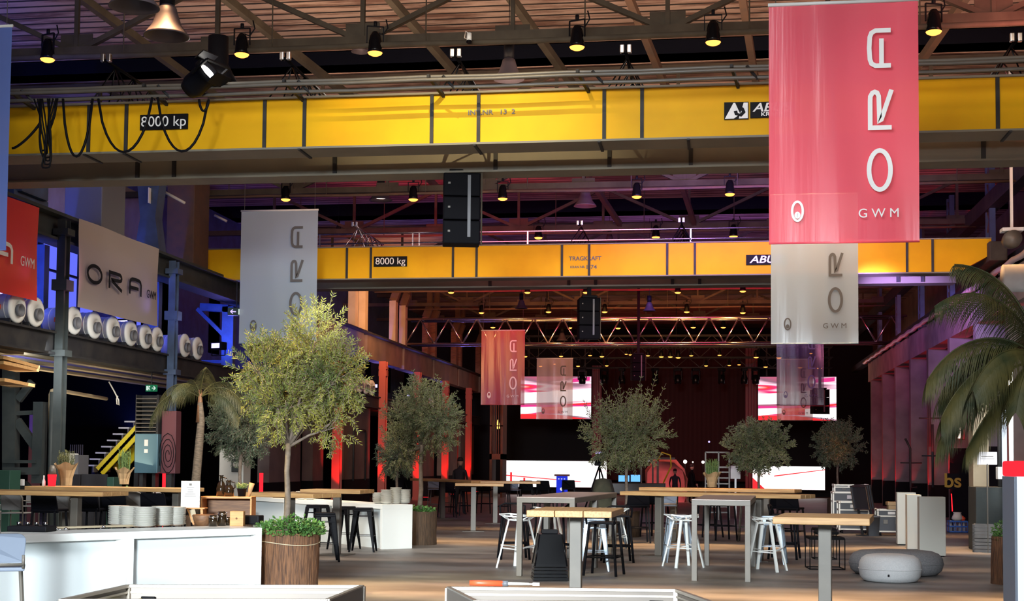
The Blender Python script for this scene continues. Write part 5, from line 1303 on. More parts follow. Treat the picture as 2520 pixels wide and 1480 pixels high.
# bar equipment
def boxy(nm, lab, cat, px0, py0, px1, py1, Y, d_, m, base=True, part='body'):
    a_, b_ = PY(px0, py1, Y), PY(px1, py0, Y); t = thing(nm, lab, cat, (a_.x, Y, 0)); z0 = 0 if base else a_.z
    MB().bbox(0, b_.x - a_.x, 0, d_, z0, b_.z, .01).build(part, m, t); return t, b_.x - a_.x, b_.z
t, w_, z_ = boxy('refrigerator', 'white refrigerator behind the red canister under gallery', 'refrigerator', 121, 1116, 161, 1200, 27.5, .6, 'white_paint')
MB().box(w_, w_ + .06, -.01, .5, .3, z_ - .02).build('side_strip', 'white_gloss', t)
boxy('steel_locker', 'grey locker right of the white refrigerator', 'locker', 168, 1120, 193, 1200, 27.8, .5, 'grey_shell')
t, w_, z_ = boxy('padded_screen', 'dark grey padded partition behind the left tables, left part', 'partition', 152, 1168, 197, 1230, 26.6, .08, 'cloth_dark'); t2, _, _ = boxy('padded_screen', 'dark grey padded partition behind the left tables, right part', 'partition', 198, 1168, 262, 1230, 26.6, .08, 'cloth_dark')
boxy('green_bin', 'dark green bin behind the herb pot', 'bin', 262, 1175, 280, 1225, 26.2, .4, 'dark_green')
boxy('green_cupboard', 'dark green cupboard at the far left behind table', 'cupboard', -20, 1158, 25, 1300, 24.0, .4, 'dark_green')
boxy('curtain_panel', 'maroon door panel behind the lattice frame', 'door', 70, 1020, 101, 1100, 29, .05, 'maroon')
boxy('steel_machine', 'grey-green control cabinet behind the small olive tree', 'cabinet', 538, 1105, 600, 1225, 30.5, .5, 'plinth_grey')
t, w_, z_ = boxy('round_sign_panel', 'panel with round pale emblem on the grey-green cabinet', 'sign', 569, 1130, 592, 1162, 30.42, .04, 'green_steel', False)
MB().lathe([(0, 0), (.07, 0), (.07, .01), (0, .01)], 24, T((w_ / 2, -.001, z_ - .13)) @ Matrix.Rotation(R(90), 4, 'X')).build('emblem', 'china', t)
def tubev(nm, lab, cat, px, py0, py1, Y, r, m, n=8):
    a_, b_ = PY(px, py1, Y), PY(px, py0, Y); t = thing(nm, lab, cat, (a_.x, Y, 0)); MB().tube([(0, 0, 0), (0, 0, b_.z)], r, n).build('pole', m, t); return t
tubev('downpipe', 'grey downpipe beside the first steel column', 'pipe', 123, 965, 1180, 25.0, .05, 'green_steel')
for i, px in enumerate(range(172, 206, 5)): tubev('railing_bar', 'pale vertical railing bar under the gallery, %s from left' % ORD[i], 'bar', px, 1095, 1160, 31.5, .015, 'steel')
t = thing('ceiling_pipe', 'cream pipe bending under the gallery deck', 'pipe'); MB().tube([back(124, 1100, 26.2), back(124, 972, 26.2), back(128, 962, 26.2), back(136, 960, 26.3), back(262, 982, 29)], .04, 8).build('pipe', 'cream', t)
t = thing('hanging_cable', 'pale cable loop hanging below the gallery', 'cable'); MB().tube([back(268, 940, 28), back(282, 965, 28), back(292, 985, 28), back(293, 998, 28), back(288, 995, 28), back(287, 982, 28), back(290, 975, 28)], .015, 6).build('cable', 'china', t)
t = thing('bench_stack', 'orange-brown boards stacked below the gallery at far left', 'boards'); b = MB()
for i, (p0, p1) in enumerate((((-20, 880), (70, 905)), ((-20, 893), (68, 912)), ((-20, 935), (56, 950)))): b.beam(back(*p0, 23), back(*p1, 24), .5, .06)
b.build('board', 'wood_x', t)
t, w_, z_ = boxy('white_notice', 'white notice board fragments at left table end', 'notice', 32, 1180, 60, 1196, 24.6, .02, 'paper', False)
MB().box(w_ / 2 - .01, w_ / 2 + .01, 0, .02, 0, z_ - .1).build('post', 'steel', t)
# red lit uprights seen between furniture at left, their light put in as glow
for i, (px, py0, py1, Y) in enumerate(((404, 1165, 1215, 29.3), (642, 1165, 1240, 34.0))):
    t = tubev('red_lit_upright', 'upright lit red, the light put in as glow, %s' % ('below the hose cabinet' if i == 0 else 'behind the big olive trunk'), 'light', px, py0, py1, Y, .05, 'red_tube')
# ================================================================== TREES AND PLANTS
def leaf_quad(b, p, d, n, L, w_):
    s_ = d.cross(n)
    if s_.length < 1e-4: return
    s_ = s_.normalized() * w_; k = n * (L * .12)
    b.add([p, p + d * L * .5 + s_ + k, p + d * L, p + d * L * .5 - s_ + k], [(0, 1, 2, 3)])
def rv(): 
    while True:
        v = Vector((random.uniform(-1, 1), random.uniform(-1, 1), random.uniform(-1, 1)))
        if .05 < v.length < 1: return v
def olive(name, lab, x, y, blobs, tz, r0, n_tw, lm, L=.055, lw=.007, lean=0.0, base_z=0.0, hair=0.0, loc_z=0.0):
    """blobs: (dx, dy, z, rx, rz) in metres round the trunk foot"""
    t = thing(name, lab, 'tree', (x, y, loc_z))
    top = Vector((lean, 0, tz)); pts = [Vector((0, 0, base_z)), Vector((lean * .2 + .02, 0, base_z + (tz - base_z) * .35)), Vector((lean * .6 - .01, .01, base_z + (tz - base_z) * .7)), top]
    tb_ = MB().tube(pts, [r0, r0 * .85, r0 * .75, r0 * .8], 10)
    ends = []
    for bx, by, bz, rx, rz in blobs:
        c_ = Vector((bx, by, bz)); mid = top.lerp(c_, .5) + rv() * .05; tb_.tube([top - Vector((0, 0, .04)), mid, c_], [r0 * .55, r0 * .35, r0 * .14], 6)
        for k in range(5):
            e = c_ + Vector((rv().x * rx, rv().y * rx, rv().z * rz)) * .8; tb_.tube([mid.lerp(c_, .3 + .1 * k), e], [r0 * .18, r0 * .05], 5)
    tb_.build('trunk', 'bark', t)
    b = MB(); tw = MB(); tot = sum(q[3] ** 2 * q[4] for q in blobs)
    for bx, by, bz, rx, rz in blobs:
        n = int(n_tw * rx ** 2 * rz / tot)
        for i in range(n):
            d0 = rv().normalized(); rad = random.random() ** .38
            if random.random() < .1: rad *= 1.15
            p = Vector((bx + d0.x * rx * rad, by + d0.y * rx * rad, bz + d0.z * rz * rad))
            g = (d0 + Vector((0, 0, .5 if d0.z > -.2 else -.35)) + rv() * .5).normalized()
            m_ = random.randint(6, 9); ln = L * random.uniform(2.2, 3.8) * (1 + hair * random.random() * max(0, d0.z + .3))
            tw.beam(p, p + g * ln, .0035 * L / .055, .0035 * L / .055)
            for k in range(m_):
                q_ = p + g * ln * (k / m_); side = g.cross(rv()).normalized()
                for s_ in (1, -1):
                    dd = (g * .75 + side * s_ * .8).normalized(); leaf_quad(b, q_, dd, g.cross(side).normalized(), L * random.uniform(.7, 1.1), lw)
    b.build('foliage', lm, t); tw.build('twigs', 'bark', t)
    return t
def planter(name, lab, x, y, r, h, m, flare=0.0, wave=.02, rope=True):
    t = thing(name, lab, 'planter', (x, y, 0)); N = 60; b = MB(); rows_ = 8; vs = []
    for j in range(rows_ + 1):
        k = j / rows_
        for i in range(N):
            a = 2 * PI * i / N; rr = r * (1 + flare * k + .015 * math.sin(i * 7.3 + j) + .012 * math.sin(i * 3.1)); z = k * h + (wave * math.sin(a * 3 + 1) + wave * .5 * math.sin(a * 11)) * (k > .95)
            vs.append((rr * math.cos(a), rr * math.sin(a), z))
    b.add(vs, [(j * N + i, j * N + (i + 1) % N, (j + 1) * N + (i + 1) % N, (j + 1) * N + i) for j in range(rows_) for i in range(N)], True)
    b.build('wicker_wrap', m, t)
    MB().lathe([(0, h * .93), (r * .97, h * .93)], 30).build('soil', 'soil', t)
    if rope:
        for z in (h * .82,): MB().tube([(r * (1.02 + flare * .8) * math.cos(a), r * (1.02 + flare * .8) * math.sin(a), z + .02 * math.sin(2 * a)) for a in [2 * PI * i / 40 for i in range(41)]], .006, 5).build('tie_wire', 'cream', t)
    return t
def ground_cover(name, lab, x, y, z, r, h, n, m, L=.05, lw=.022):
    t = thing(name, lab, 'plant', (x, y, z)); b = MB()
    for i in range(n):
        a = random.random() * 6.28; rr = r * math.sqrt(random.random()); p = Vector((rr * math.cos(a), rr * math.sin(a), h * random.random() ** 1.3 * (1.15 - rr / r * .6)))
        d = Vector((math.cos(a) * .7, math.sin(a) * .7, random.uniform(-.2, 1))) + rv() * .6; leaf_quad(b, p, d.normalized(), Vector((rv().x, rv().y, 1)).normalized(), L * random.uniform(.6, 1.1), lw)
    b.build('leaves', m, t)
    s_ = MB(); [s_.tube([(0, 0, -.02), (r * .6 * math.cos(a), r * .6 * math.sin(a), h * .6)], .004, 4) for a in (0, 1, 2, 3, 4, 5)]
    s_.build('stems', 'bark', t); return t
def blobs_px(L_, cx, yb, s, sx=1.0):
    return [((px - cx) / s, dy, 1.57 + (yb - py) / s, rw / s, rh / s) for px, py, rw, rh, dy in L_]
# big front olive
q = PZ(710, 1462); s = F_PX / (q.y / math.cos(YAW)) if False else 200.0
X0, Y0 = q.x, q.y; s = (1462 - 1134.5) / 1.57
planter('wicker_planter', 'large reddish wicker-wrapped planter at the right end of the front counter', X0, Y0, .345, .74, 'wicker', .03, .03)
ground_cover('ivy_plant', 'bright green ivy spilling over the large wicker planter', X0 + .02, Y0 - .02, .70, .4, .22, 1500, 'bush_leaf', .05, .02)
BL = blobs_px([(765, 835, 58, 80, 0), (700, 880, 65, 62, .2), (650, 905, 66, 55, -.15), (800, 925, 72, 80, .1), (625, 965, 55, 42, .1), (705, 985, 75, 60, -.2), (790, 1005, 62, 55, .2), (845, 900, 40, 55, -.05), (660, 1035, 40, 45, .1), (820, 1050, 34, 42, .0), (600, 880, 38, 38, 0), (745, 945, 80, 80, .3)], 697, 1134, s)
olive('olive_tree', 'big yellow-green olive tree in the front wicker planter', X0 - .05, Y0, BL, 1.57 + (1134 - 1090) / s, .042, 1300, 'olive_leaf', .062, .0068, .02, .70, .5, 0)
# second olive
q = PZ(1018, 1343); X1, Y1 = q.x, q.y + .35; s = F_PX / Y1 * math.cos(YAW) * 1.0; s = (1343 - 1137) / 1.57 * .985
planter('wicker_planter', 'dark brown stick-wrapped planter of the second olive tree', X1, Y1, .36, .64, 'wicker_dark', .0, .01, False)
ground_cover('ivy_plant', 'low green ivy in the dark stick-wrapped planter', X1, Y1, .6, .33, .13, 500, 'bush_leaf', .06, .025)
BL = blobs_px([(1035, 1000, 52, 48, 0), (990, 1030, 44, 42, .2), (1080, 1025, 44, 42, -.2), (975, 1085, 38, 34, 0), (1045, 1060, 60, 45, .2), (1098, 1060, 26, 26, 0), (985, 1120, 34, 24, -.1), (1020, 975, 26, 34, 0)], 1030, 1138, s)
olive('olive_tree', 'second olive tree, in the dark stick-wrapped planter', X1 + .03, Y1, BL, 1.57 + (1138 - 1095) / s, .05, 700, 'olive_leaf_grey', .075, .010, .03, .6, .4)
def far_olive(lab, cx, ytop, ybot, half, Y, n, lm, tz_px, L, lw, shape=None, hair=.3, base=True, lean=.03):
    q_ = PY(cx, 1200, Y); s_ = F_PX / Y * 1.0; yb_ = 1138 + (cx - 1260) * .0087; s_ = F_PX * math.cos(YAW) / Y if False else F_PX / (Y * math.cos(YAW) - q_.x * math.sin(YAW)) 
    hh = (ybot - ytop) / 2; cy = (ytop + ybot) / 2
    Lb = shape or [(cx - half * .45, cy + hh * .1, half * .55, hh * .7, .1), (cx + half * .45, cy, half * .55, hh * .75, -.1), (cx, cy - hh * .3, half * .6, hh * .65, 0), (cx, cy + hh * .45, half * .6, hh * .5, .2)]
    olive('olive_tree', lab, q_.x, Y, blobs_px(Lb, cx, yb_, s_), 1.57 + (yb_ - tz_px) / s_, .045, n, lm, L, lw, lean, .4, hair)
    if base: planter('wicker_planter', 'dark planter of the ' + lab, q_.x, Y, .3, .55, 'wicker_dark', 0, .01, False)
far_olive('olive tree with spiky crown standing before the dark stage', 1540, 992, 1150, 88, 30, 620, 'olive_leaf_grey', 1130, .085, .011, None, 1.6)
far_olive('dense grey-green olive tree behind the long right table', 1866, 1046, 1150, 74, 36, 520, 'olive_leaf_grey', 1150, .09, .018, None, .2)
far_olive('small dark olive tree lit orange, left of the right wall', 2060, 1048, 1145, 50, 44, 320, 'olive_leaf_dark', 1130, .1, .014, None, .5)
far_olive('dark olive tree behind the big one, before the grey cabinet', 588, 950, 1130, 75, 27.5, 620, 'olive_leaf_dark', 1115, .08, .010, None, .4)
far_olive('small dark brown tree low behind the second olive tree', 975, 1090, 1160, 42, 34, 220, 'olive_leaf_dark', 1150, .09, .012, None, .2)
spot('olive_key', (X0 - 2.6, Y0 - 1.3, 5.4), (X0 - .35, Y0, 2.8), 2300, (1, .8, .34), 38, .7, .1)
spot('olive_key_b', (X1 + 1.5, Y1 - 2, 6), (X1 + .2, Y1, 2.2), 110, (1, .8, .45), 30, .7, .1)
spot('olive_key_c', (PY(1540, 1000, 28).x + 2, 28, 6), PY(1580, 1070, 30), 130, (1, .8, .4), 26, .7, .1)
spot('olive_key_d', (PY(1866, 1000, 34).x, 33, 5.5), PY(1866, 1100, 36), 120, (.95, 1, .95), 30, .7, .1)
spot('olive_key_e', PY(2060, 1170, 42.5), PY(2060, 1090, 44), 60, (1, .3, .08), 40, .7, .1)
# palms
def frond(t, base, az, el, L, droop, leafL, m, lw=.014, n=34, hang=1.0, nm='frond'):
    d = Vector((math.cos(az) * math.cos(el), math.sin(az) * math.cos(el), math.sin(el))); pts = []; p = Vector(base); seg = 16
    for i in range(seg + 1):
        pts.append(p.copy()); d = (d - Vector((0, 0, droop / seg))).normalized(); p = p + d * L / seg
    b = MB().tube(pts, [.016 - .012 * i / seg for i in range(seg + 1)], 6)
    for i in range(n):
        k = .18 + .82 * i / n; f = k * seg; i0 = min(int(f), seg - 1); c_ = pts[i0].lerp(pts[i0 + 1], f - i0); tn = (pts[i0 + 1] - pts[i0]).normalized()
        side = tn.cross(Vector((0, 0, 1))); side = side.normalized() if side.length > .05 else Vector((1, 0, 0))
        for s_ in (1, -1):
            LL = leafL * (1 - .55 * abs(2 * k - 1) ** 2) * random.uniform(.85, 1.1); dd = (tn * .55 + side * s_ * .75 + Vector((0, 0, -.15))).normalized()
            q0 = c_; w0 = lw; prev = None; ns = 4
            for j in range(ns + 1):
                wv = tn.cross(dd).cross(dd); wv = tn - dd * tn.dot(dd); wv = wv.normalized() * w0 * (1 - (j / ns) ** 2 * .95)
                cur = (q0 + wv, q0 - wv)
                if prev: b.add([prev[0], prev[1], cur[1], cur[0]], [(0, 1, 2, 3)])
                prev = cur; dd = (dd - Vector((0, 0, .42 * hang))).normalized(); q0 = q0 + dd * LL / ns
    return b.build(nm, m, t)
q = PZ(478, 1300); Yp = 25.5; q = PY(482, 1200, Yp)
t = thing('palm_tree', 'palm tree with curved trunk behind the menu card at left', 'palm', (q.x, Yp, 0))
s = 133.; zc = 1.57 + (1133 - 985) / s
pts = [(0, 0, .3), (.0, 0, 1.2), (.05, 0, 1.9), (.08, 0, 2.35), (.05, 0, zc)]
MB().tube(pts, [.10, .085, .08, .07, .05], 10).build('trunk', 'palm_bark', t)
MB().tube([(.05, 0, 2.3), (.05, 0, zc + .25)], [.075, .03], 10).build('crownshaft', 'wood_dark', t)
for az, el, L_, dr in ((175, 62, 1.1, 2.7), (195, 40, 1.2, 2.4), (5, 55, 1.1, 2.6), (-15, 35, 1.2, 2.3), (100, 70, 1.1, 1.8), (60, 60, 1.2, 2.2), (130, 60, 1.2, 2.0), (-60, 75, 1.0, 2.2), (250, 60, 1.0, 2.4)):
    frond(t, (.05, 0, zc + .1), R(az), R(el), L_, dr, .5, 'palm_leaf', .005, 36, 1.3)
planter('wicker_planter', 'dark planter of the left palm tree', q.x, Yp, .28, .5, 'wicker_dark', 0, .01, False)
Yp = 14.5; q = PY(2560, 1000, Yp)
t = thing('palm_tree', 'large palm whose fronds reach in from the right edge', 'palm', (q.x, Yp, 0))
s = 229.; zc = 1.57 + (1154 - 905) / s
MB().tube([(.0, 0, .0), (.02, 0, 1.2), (0, 0, zc)], [.12, .1, .08], 10).build('trunk', 'palm_bark', t)
for az, el, L_, dr, ll in ((182, 50, 1.35, 2.3, .62), (190, 20, 1.3, 1.9, .62), (172, -8, 1.35, 1.3, .6), (200, 72, 1.5, 2.4, .5), (165, 80, 1.4, 2.2, .45), (215, 35, 1.1, 2.0, .6), (150, 40, 1.3, 2.2, .6), (240, 10, 1.0, 1.8, .6), (185, -35, 1.2, .8, .5), (20, 50, 1.2, 2.2, .6), (90, 60, 1.2, 2.2, .6)):
    frond(t, (0, 0, zc), R(az), R(el), L_, dr, ll, 'palm_leaf', .0062, 70, 1.1)
planter('wicker_planter', 'planter of the large palm at the right edge', q.x, Yp, .3, .5, 'wicker_dark', 0, .01, False)
spot('palm_key', (q.x - 1.0, Yp - 4, 4.6), (q.x - .7, Yp, 2.4), 70, (1, .95, .7), 40, .7, .1)
q = PZ(2488, 1441)
t = planter('bark_planter', 'tall brown bark-wrapped planter at the right edge', q.x, q.y + .2, .22, .64, 'wicker', -.08, .0, False)
ground_cover('small_shrub', 'small green shrub in the tall bark-wrapped planter', q.x, q.y + .2, .6, .2, .27, 500, 'bush_leaf', .05, .02)
# glowing cooler column at the right edge
q = PY(2497, 1300, 11.0)
t = thing('display_cooler', 'brightly glowing white-blue display column at the right edge', 'cooler', (q.x, 11.0, 0))
MB().bbox(.02, .5, .01, .45, .1, 1.5, .02).build('glass_body', 'cold_tube', t); MB().bbox(0, .5, 0, .45, 1.5, 1.62, .02).build('top_panel', 'red_tube', t)
MB().bbox(0, .02, 0, .45, 0, 1.5, .004).build('side_rail', 'blue_shell', t); MB().bbox(.0, .5, .0, .45, 0, .1, .01).build('base', 'black', t)
# right wall clutter
t, w_, z_ = boxy('steel_workbench', 'grey steel workbench beside the crates at the right edge', 'workbench', 2402, 1200, 2500, 1290, 27, .8, 'green_steel', True)
boxy('concrete_pillar', 'pale concrete pillar right of the red-lit columns', 'pillar', 2396, 960, 2432, 1290, 28.5, .5, 'cream')
t, w_, z_ = boxy('white_sign', 'white paper sign hung at right under the palm fronds', 'sign', 2405, 1113, 2454, 1144, 26.5, .03, 'lit_white', False)  # the paper is given a glow so it looks brightly lit
MB().box(w_ * .2, w_ * .8, -.004, 0, z_ - .09, z_ - .08).box(w_ * .15, w_ * .85, -.004, 0, z_ - .13, z_ - .125).build('print', 'steel', t); MB().box(w_ / 2 - .01, w_ / 2 + .01, .0, .03, 0, z_ - .22).build('post', 'steel', t)
boxy('distribution_box', 'small white box on the wall near the glowing column', 'box', 2456, 1150, 2480, 1180, 26, .2, 'white_paint', False)
for i, (px, m_) in enumerate(((2473, 'cold_tube'), (2490, 'white_paint'), (2462, 'dark_steel'))): tubev('wall_conduit', ('thin glowing vertical light line', 'white vertical conduit', 'dark vertical conduit')[i] + ' behind the right palm', 'conduit', px, 850 if i else 1010, 1225, 26.6 + i * .3, .045, m_)
t = thing('wall_valve', 'red fire hose valve box on the right wall', 'valve', PX(2371, 1063, XR - .05)); t.location.x = XR - .1
MB().bbox(-.05, .05, -.25, .25, -.22, .22, .02).build('body', 'red_paint', t); MB().bbox(-.07, -.05, -.2, .2, -.18, .18, .01).build('glass', 'bell_glow', t)  # glass front has a glow put in, it is no lamp
t = thing('wall_lettering', 'yellow painted letters on black dado of right wall', 'sign', PY(2345, 1185, 36.6)); t.location.y = 36.64
MB().box(-.16, .16, -.01, 0, -.2, .2).build('patch', 'matt_black', t); text('lettering', 'bs', .5, T((0, -.015, 0)), 'old_yellow', t, True)
for i, (px, py0, py1, Y) in enumerate(((2295, 1045, 1200, 40.6), (2288, 960, 1100, 40.6), (2240, 1080, 1200, 44.6))):
    a_, b_ = PY(px, py1, Y), PY(px, py0, Y); t = thing('wall_pipe', 'dark pipe on the face of a right column, %s' % ('long one', 'upper one', 'hook-shaped one')[i], 'pipe', (a_.x, Y - .05, a_.z)); h_ = b_.z - a_.z
    MB().tube([(0, 0, 0), (0, 0, h_)] if i < 2 else [(.2, 0, 0), (0, 0, 0), (0, 0, h_ * .8), (-.15, 0, h_)], .035, 7).tube([(-.3, 0, h_ * .5), (.35, 0, h_ * .5)], .025, 6).build('pipe', 'dark_steel', t)
t = thing('hoist_motor', 'grey hoist motor hanging above the far crane at the right edge', 'motor', PY(2490, 590, 28))
MB().lathe([(0, -.2), (.16, -.2), (.18, 0), (.16, .2), (0, .22)], 18, Matrix.Rotation(R(90), 4, 'X')).build('drum', 'steel', t); MB().bbox(-.2, .2, -.15, .15, .15, .22, .01).beam((0, 0, .2), (0, 0, 3.4), .05).build('plate', 'white_paint', t)
t = thing('speckled_tank', 'pale speckled drum below the hoist motor at right edge', 'tank', PY(2515, 685, 27))
MB().lathe([(0, -.35), (.26, -.35), (.27, .3), (.22, .35), (0, .35)], 20, Matrix.Rotation(R(90), 4, 'Y')).build('body', 'concrete', t); MB().beam((.2, 0, .2), (.2, 0, 4.2), .04).build('hanger', 'steel', t)

# ================================================================== STAGE AND BACKGROUND
MB_ = MB().box(-13, 7.5, 71, 81, 0, .35).build('stage_platform', 'drape_black'); tag(MB_, 'low black stage platform at the end of the hall', 'stage')
t = thing('stage_backdrop', 'dark maroon cloth backdrop in the middle of the stage', 'curtain', (0, 78, .35))
a_, b_ = PY(1482, 1130, 78), PY(1852, 850, 78); b = MB(); N = 80
vs = [(a_.x + (b_.x - a_.x) * i / N, .08 * math.sin(i * 1.3), z) for z in (0.3, b_.z) for i in range(N + 1)]
b.add(vs, [(i, i + 1, N + 2 + i, N + 1 + i) for i in range(N)], True); b.build('cloth', 'drape', t)
def side_leg(lab, px0, px1, py0, Y, m):
    a_, b_ = PY(px0, 1150, Y), PY(px1, py0, Y); t = thing('stage_curtain', lab, 'curtain', (a_.x, Y, .0)); b = MB(); N = 12; W = b_.x - a_.x
    vs = [(W * i / N, .06 * math.sin(i * 2), z) for z in (.36, b_.z) for i in range(N + 1)]; b.add(vs, [(i, i + 1, N + 2 + i, N + 1 + i) for i in range(N)], True); b.build('cloth', m, t)
side_leg('narrow dark red curtain right of the left upper screen', 1456, 1482, 900, 72, 'maroon'); side_leg('dark red curtain left of the right upper screen', 1834, 1864, 850, 72, 'maroon')
def screen(lab, px0, py0, px1, py1, Y, m):
    a_, b_ = PY(px0, py1, Y), PY(px1, py0, Y); W = b_.x - a_.x; H = b_.z - a_.z; t = thing('led_screen', lab, 'screen', (a_.x, Y, a_.z))
    MB().box(-.04, W + .04, .01, .2, -.04, H + .04).build('housing', 'black', t); MB().box(0, W, 0, .012, 0, H).build('panel', m, t); return t, W, H
t, W, H = screen('upper left screen with white and red streaks above stage', 1281, 927, 1455, 1031, 70, 'led_streaks')
def streak(t, P, m): b = MB(); [b.add([(x, -.01, z) for x, z in p], [(0, 1, 2, 3)]) for p in P]; b.build_each('streak_image', m, t)
glow('led_hot', (1, .93, .95), 1.6); glow('led_red', (1, .03, .04), 1.2); glow('led_mag', (.9, .05, .3), 1.0)
def streaks(t, W, H):
    streak(t, [[(0, .36 * H), (W, .42 * H), (W, .72 * H), (0, .60 * H)], [(W * .6, .1 * H), (W, -.0 + .03 * H), (W, .3 * H), (W * .6, .26 * H)], [(0, .1 * H), (.3 * W, .16 * H), (.3 * W, .28 * H), (0, .26 * H)]], 'led_hot')
    streak(t, [[(0, .0), (W * .95, 0), (W * .5, .1 * H), (0, .12 * H)], [(W * .5, .3 * H), (W, .34 * H), (W, .38 * H), (W * .5, .34 * H)]], 'led_red')
    streak(t, [[(0, .28 * H), (W, .3 * H), (W, .33 * H), (0, .33 * H)], [(W * .72, .86 * H), (W * .98, .9 * H), (W * .98, .99 * H), (W * .74, .95 * H)]], 'led_mag')
streaks(t, W, H)
MB().box(W * .1, W * .12, .1, .15, H, 4.2).box(W * .9, W * .92, .1, .15, H, 4.2).build('hanger', 'dark_steel', t)
t, W, H = screen('upper right screen with white and red streaks above stage', 1866, 928, 2058, 1035, 70, 'led_streaks'); streaks(t, W, H)
MB().box(W * .1, W * .12, .1, .15, H, 4.2).box(W * .9, W * .92, .1, .15, H, 4.2).build('hanger', 'dark_steel', t)
t, W, H = screen('lower left glowing white screen behind the blue lectern', 1240, 1136, 1493, 1198, 69, 'led_white'); b = MB()
for x, h_ in ((.07, .55), (.2, .35)): b.box(W * x - .05, W * x + .05, -.012, 0, 0, H * h_)
b.add([(0, -.012, H * .42), (W * .75, -.012, H * .2), (W * .75, -.012, H * .23), (0, -.012, H * .46)], [(0, 1, 2, 3)]); b.build('shadow_image', 'led_red', t)
t, W, H = screen('lower right glowing white screen behind the dense olive tree', 1852, 1149, 2030, 1205, 69, 'led_white')
MB().add([(W * .3, -.012, H * .55), (W, -.012, H * .85), (W, -.012, H * .88), (W * .3, -.012, H * .6)], [(0, 1, 2, 3)]).add([(0, -.012, 0), (W * .18, -.012, 0), (0, -.012, H * .5), (0, -.012, H * .5)], [(0, 1, 2)]).build('shadow_image', 'led_red', t)
t = thing('lectern', 'blue glowing lectern before the lower left screen', 'lectern', (PY(1383, 1190, 62).x, 62, 0))
MB().bbox(-.24, .24, -.15, .15, 0, 1.0, .01).build('front', 'lectern_blue', t); MB().bbox(-.33, .33, -.2, .2, 1.0, 1.08, .01).build('top', 'maroon', t)
MB().lathe([(0, 0), (.07, 0), (.07, .01), (0, .01)], 20, T((0, -.155, .42)) @ Matrix.Rotation(R(90), 4, 'X')).box(-.16, -.1, -.156, -.15, .86, .89).box(-.03, .03, -.156, -.15, .86, .89).box(.1, .16, -.156, -.15, .86, .89).build('emblem', 'lit_white', t)
# pink covered car, posts, rack
a_, b_ = PY(1588, 1200, 58), PY(1690, 1132, 58); cx = (a_.x + b_.x) / 2; W = b_.x - a_.x
t = thing('draped_cover', 'pink-lit cloth draped over a large object on the stage floor', 'cover', (cx, 58, 0)); prof = [(-.5, 0), (-.49, .75), (-.30, 1.0), (-.1, 1.02), (.22, 1.0), (.42, .78), (.5, .55), (.48, .1), (.5, 0)]; Hc = b_.z
b = MB(); D = [0, .25, .6, 1.2, 1.6]
vs = []; 
for j, dy in enumerate(D):
    f_ = 1 if 0 < j < 4 else .93
    for i, (x, z) in enumerate(prof): vs.append((x * W * f_ + .04 * math.sin(i * 3 + j * 2), dy + .08 * math.sin(i * 2.2), z * Hc * f_))
n_ = len(prof); b.add(vs, [(j * n_ + i, j * n_ + i + 1, (j + 1) * n_ + i + 1, (j + 1) * n_ + i) for j in range(4) for i in range(n_ - 1)] + [tuple(range(n_))], True).build('cloth', 'pink_cover', t)
spot('cover_light', (cx + 1, 53, 4), (cx, 58, 1), 1100, (1, .35, .35), 34, .7, .1)
t = thing('scaffold_frame', 'small grey metal portal frame in front of the pink cover', 'frame', (PY(1598, 1200, 50).x, 50, 0))
MB().beam((-.3, 0, 0), (-.3, 0, 1.75), .07).beam((.3, 0, 0), (.3, 0, 1.8), .08).beam((.1, .5, 0), (.1, .5, 1.7), .06).beam((-.6, 0, 1.78), (.9, .3, 1.78), .08).build('frame', 'steel', t)
MB().tube([(.3, -.05, 1.7), (.45, -.05, 2.0), (.75, -.05, 1.9), (.78, -.05, 1.5), (.5, -.05, .9)], .03, 6).build('hose', 'yellow', t)
a_, b_ = PY(1736, 1200, 40), PY(1795, 1114, 40); W = b_.x - a_.x; H = b_.z
t = thing('shelf_rack', 'dark shelving rack with pale edges left of dense olive tree', 'rack', (a_.x, 40, 0)); b = MB()
for x in (0, W * .55, W):
    for y in (0, .5): b.beam((x, y, 0), (x, y, H), .04)
b.beam((0, 0, H), (W, 0, H), .04).beam((0, 0, H * .78), (W, 0, H * .78), .05).build('frame', 'steel', t); b = MB()
for k in range(8): b.box(0, W, 0, .5, H * .1 + k * H * .085, H * .1 + k * H * .085 + .04)
b.build('shelf', 'steel', t)
t = thing('info_stand', 'small bright info sheet on a white post by the shelving rack', 'sign', (PY(1810, 1155, 37.5).x, 37.5, 0)); MB().box(-.13, .13, -.01, .01, 1.2, 1.55).build('sheet', 'paper', t); MB().beam((0, 0.02, 0), (0, .02, 1.3), .05).build('post', 'white_paint', t)
t = thing('camo_cover', 'dark olive cloth draped over equipment left of the spiky olive tree', 'cover', (PY(1484, 1200, 36).x, 36, 0)); N = 26
b = MB(); vs = [(r_ * (1 + .08 * math.sin(a * 7)) * math.cos(a), r_ * (1 + .08 * math.sin(a * 5)) * math.sin(a), z) for r_, z in ((.42, 0), (.36, .5), (.26, .95), (.2, 1.16), (.0, 1.2)) for a in [2 * PI * k / N for k in range(N)]]
b.add(vs, [(j * N + k, j * N + (k + 1) % N, (j + 1) * N + (k + 1) % N, (j + 1) * N + k) for j in range(4) for k in range(N)], True).build('cloth', 'camo', t)
t = thing('camera_tripod', 'dark camera tripod before the lower left screen', 'tripod', (PY(1475, 1150, 48).x, 48, 0)); b = MB()
for a in (90, 210, 330): b.tube([(.55 * math.cos(R(a)), .55 * math.sin(R(a)), 0), (0, 0, 1.5)], .03, 6)
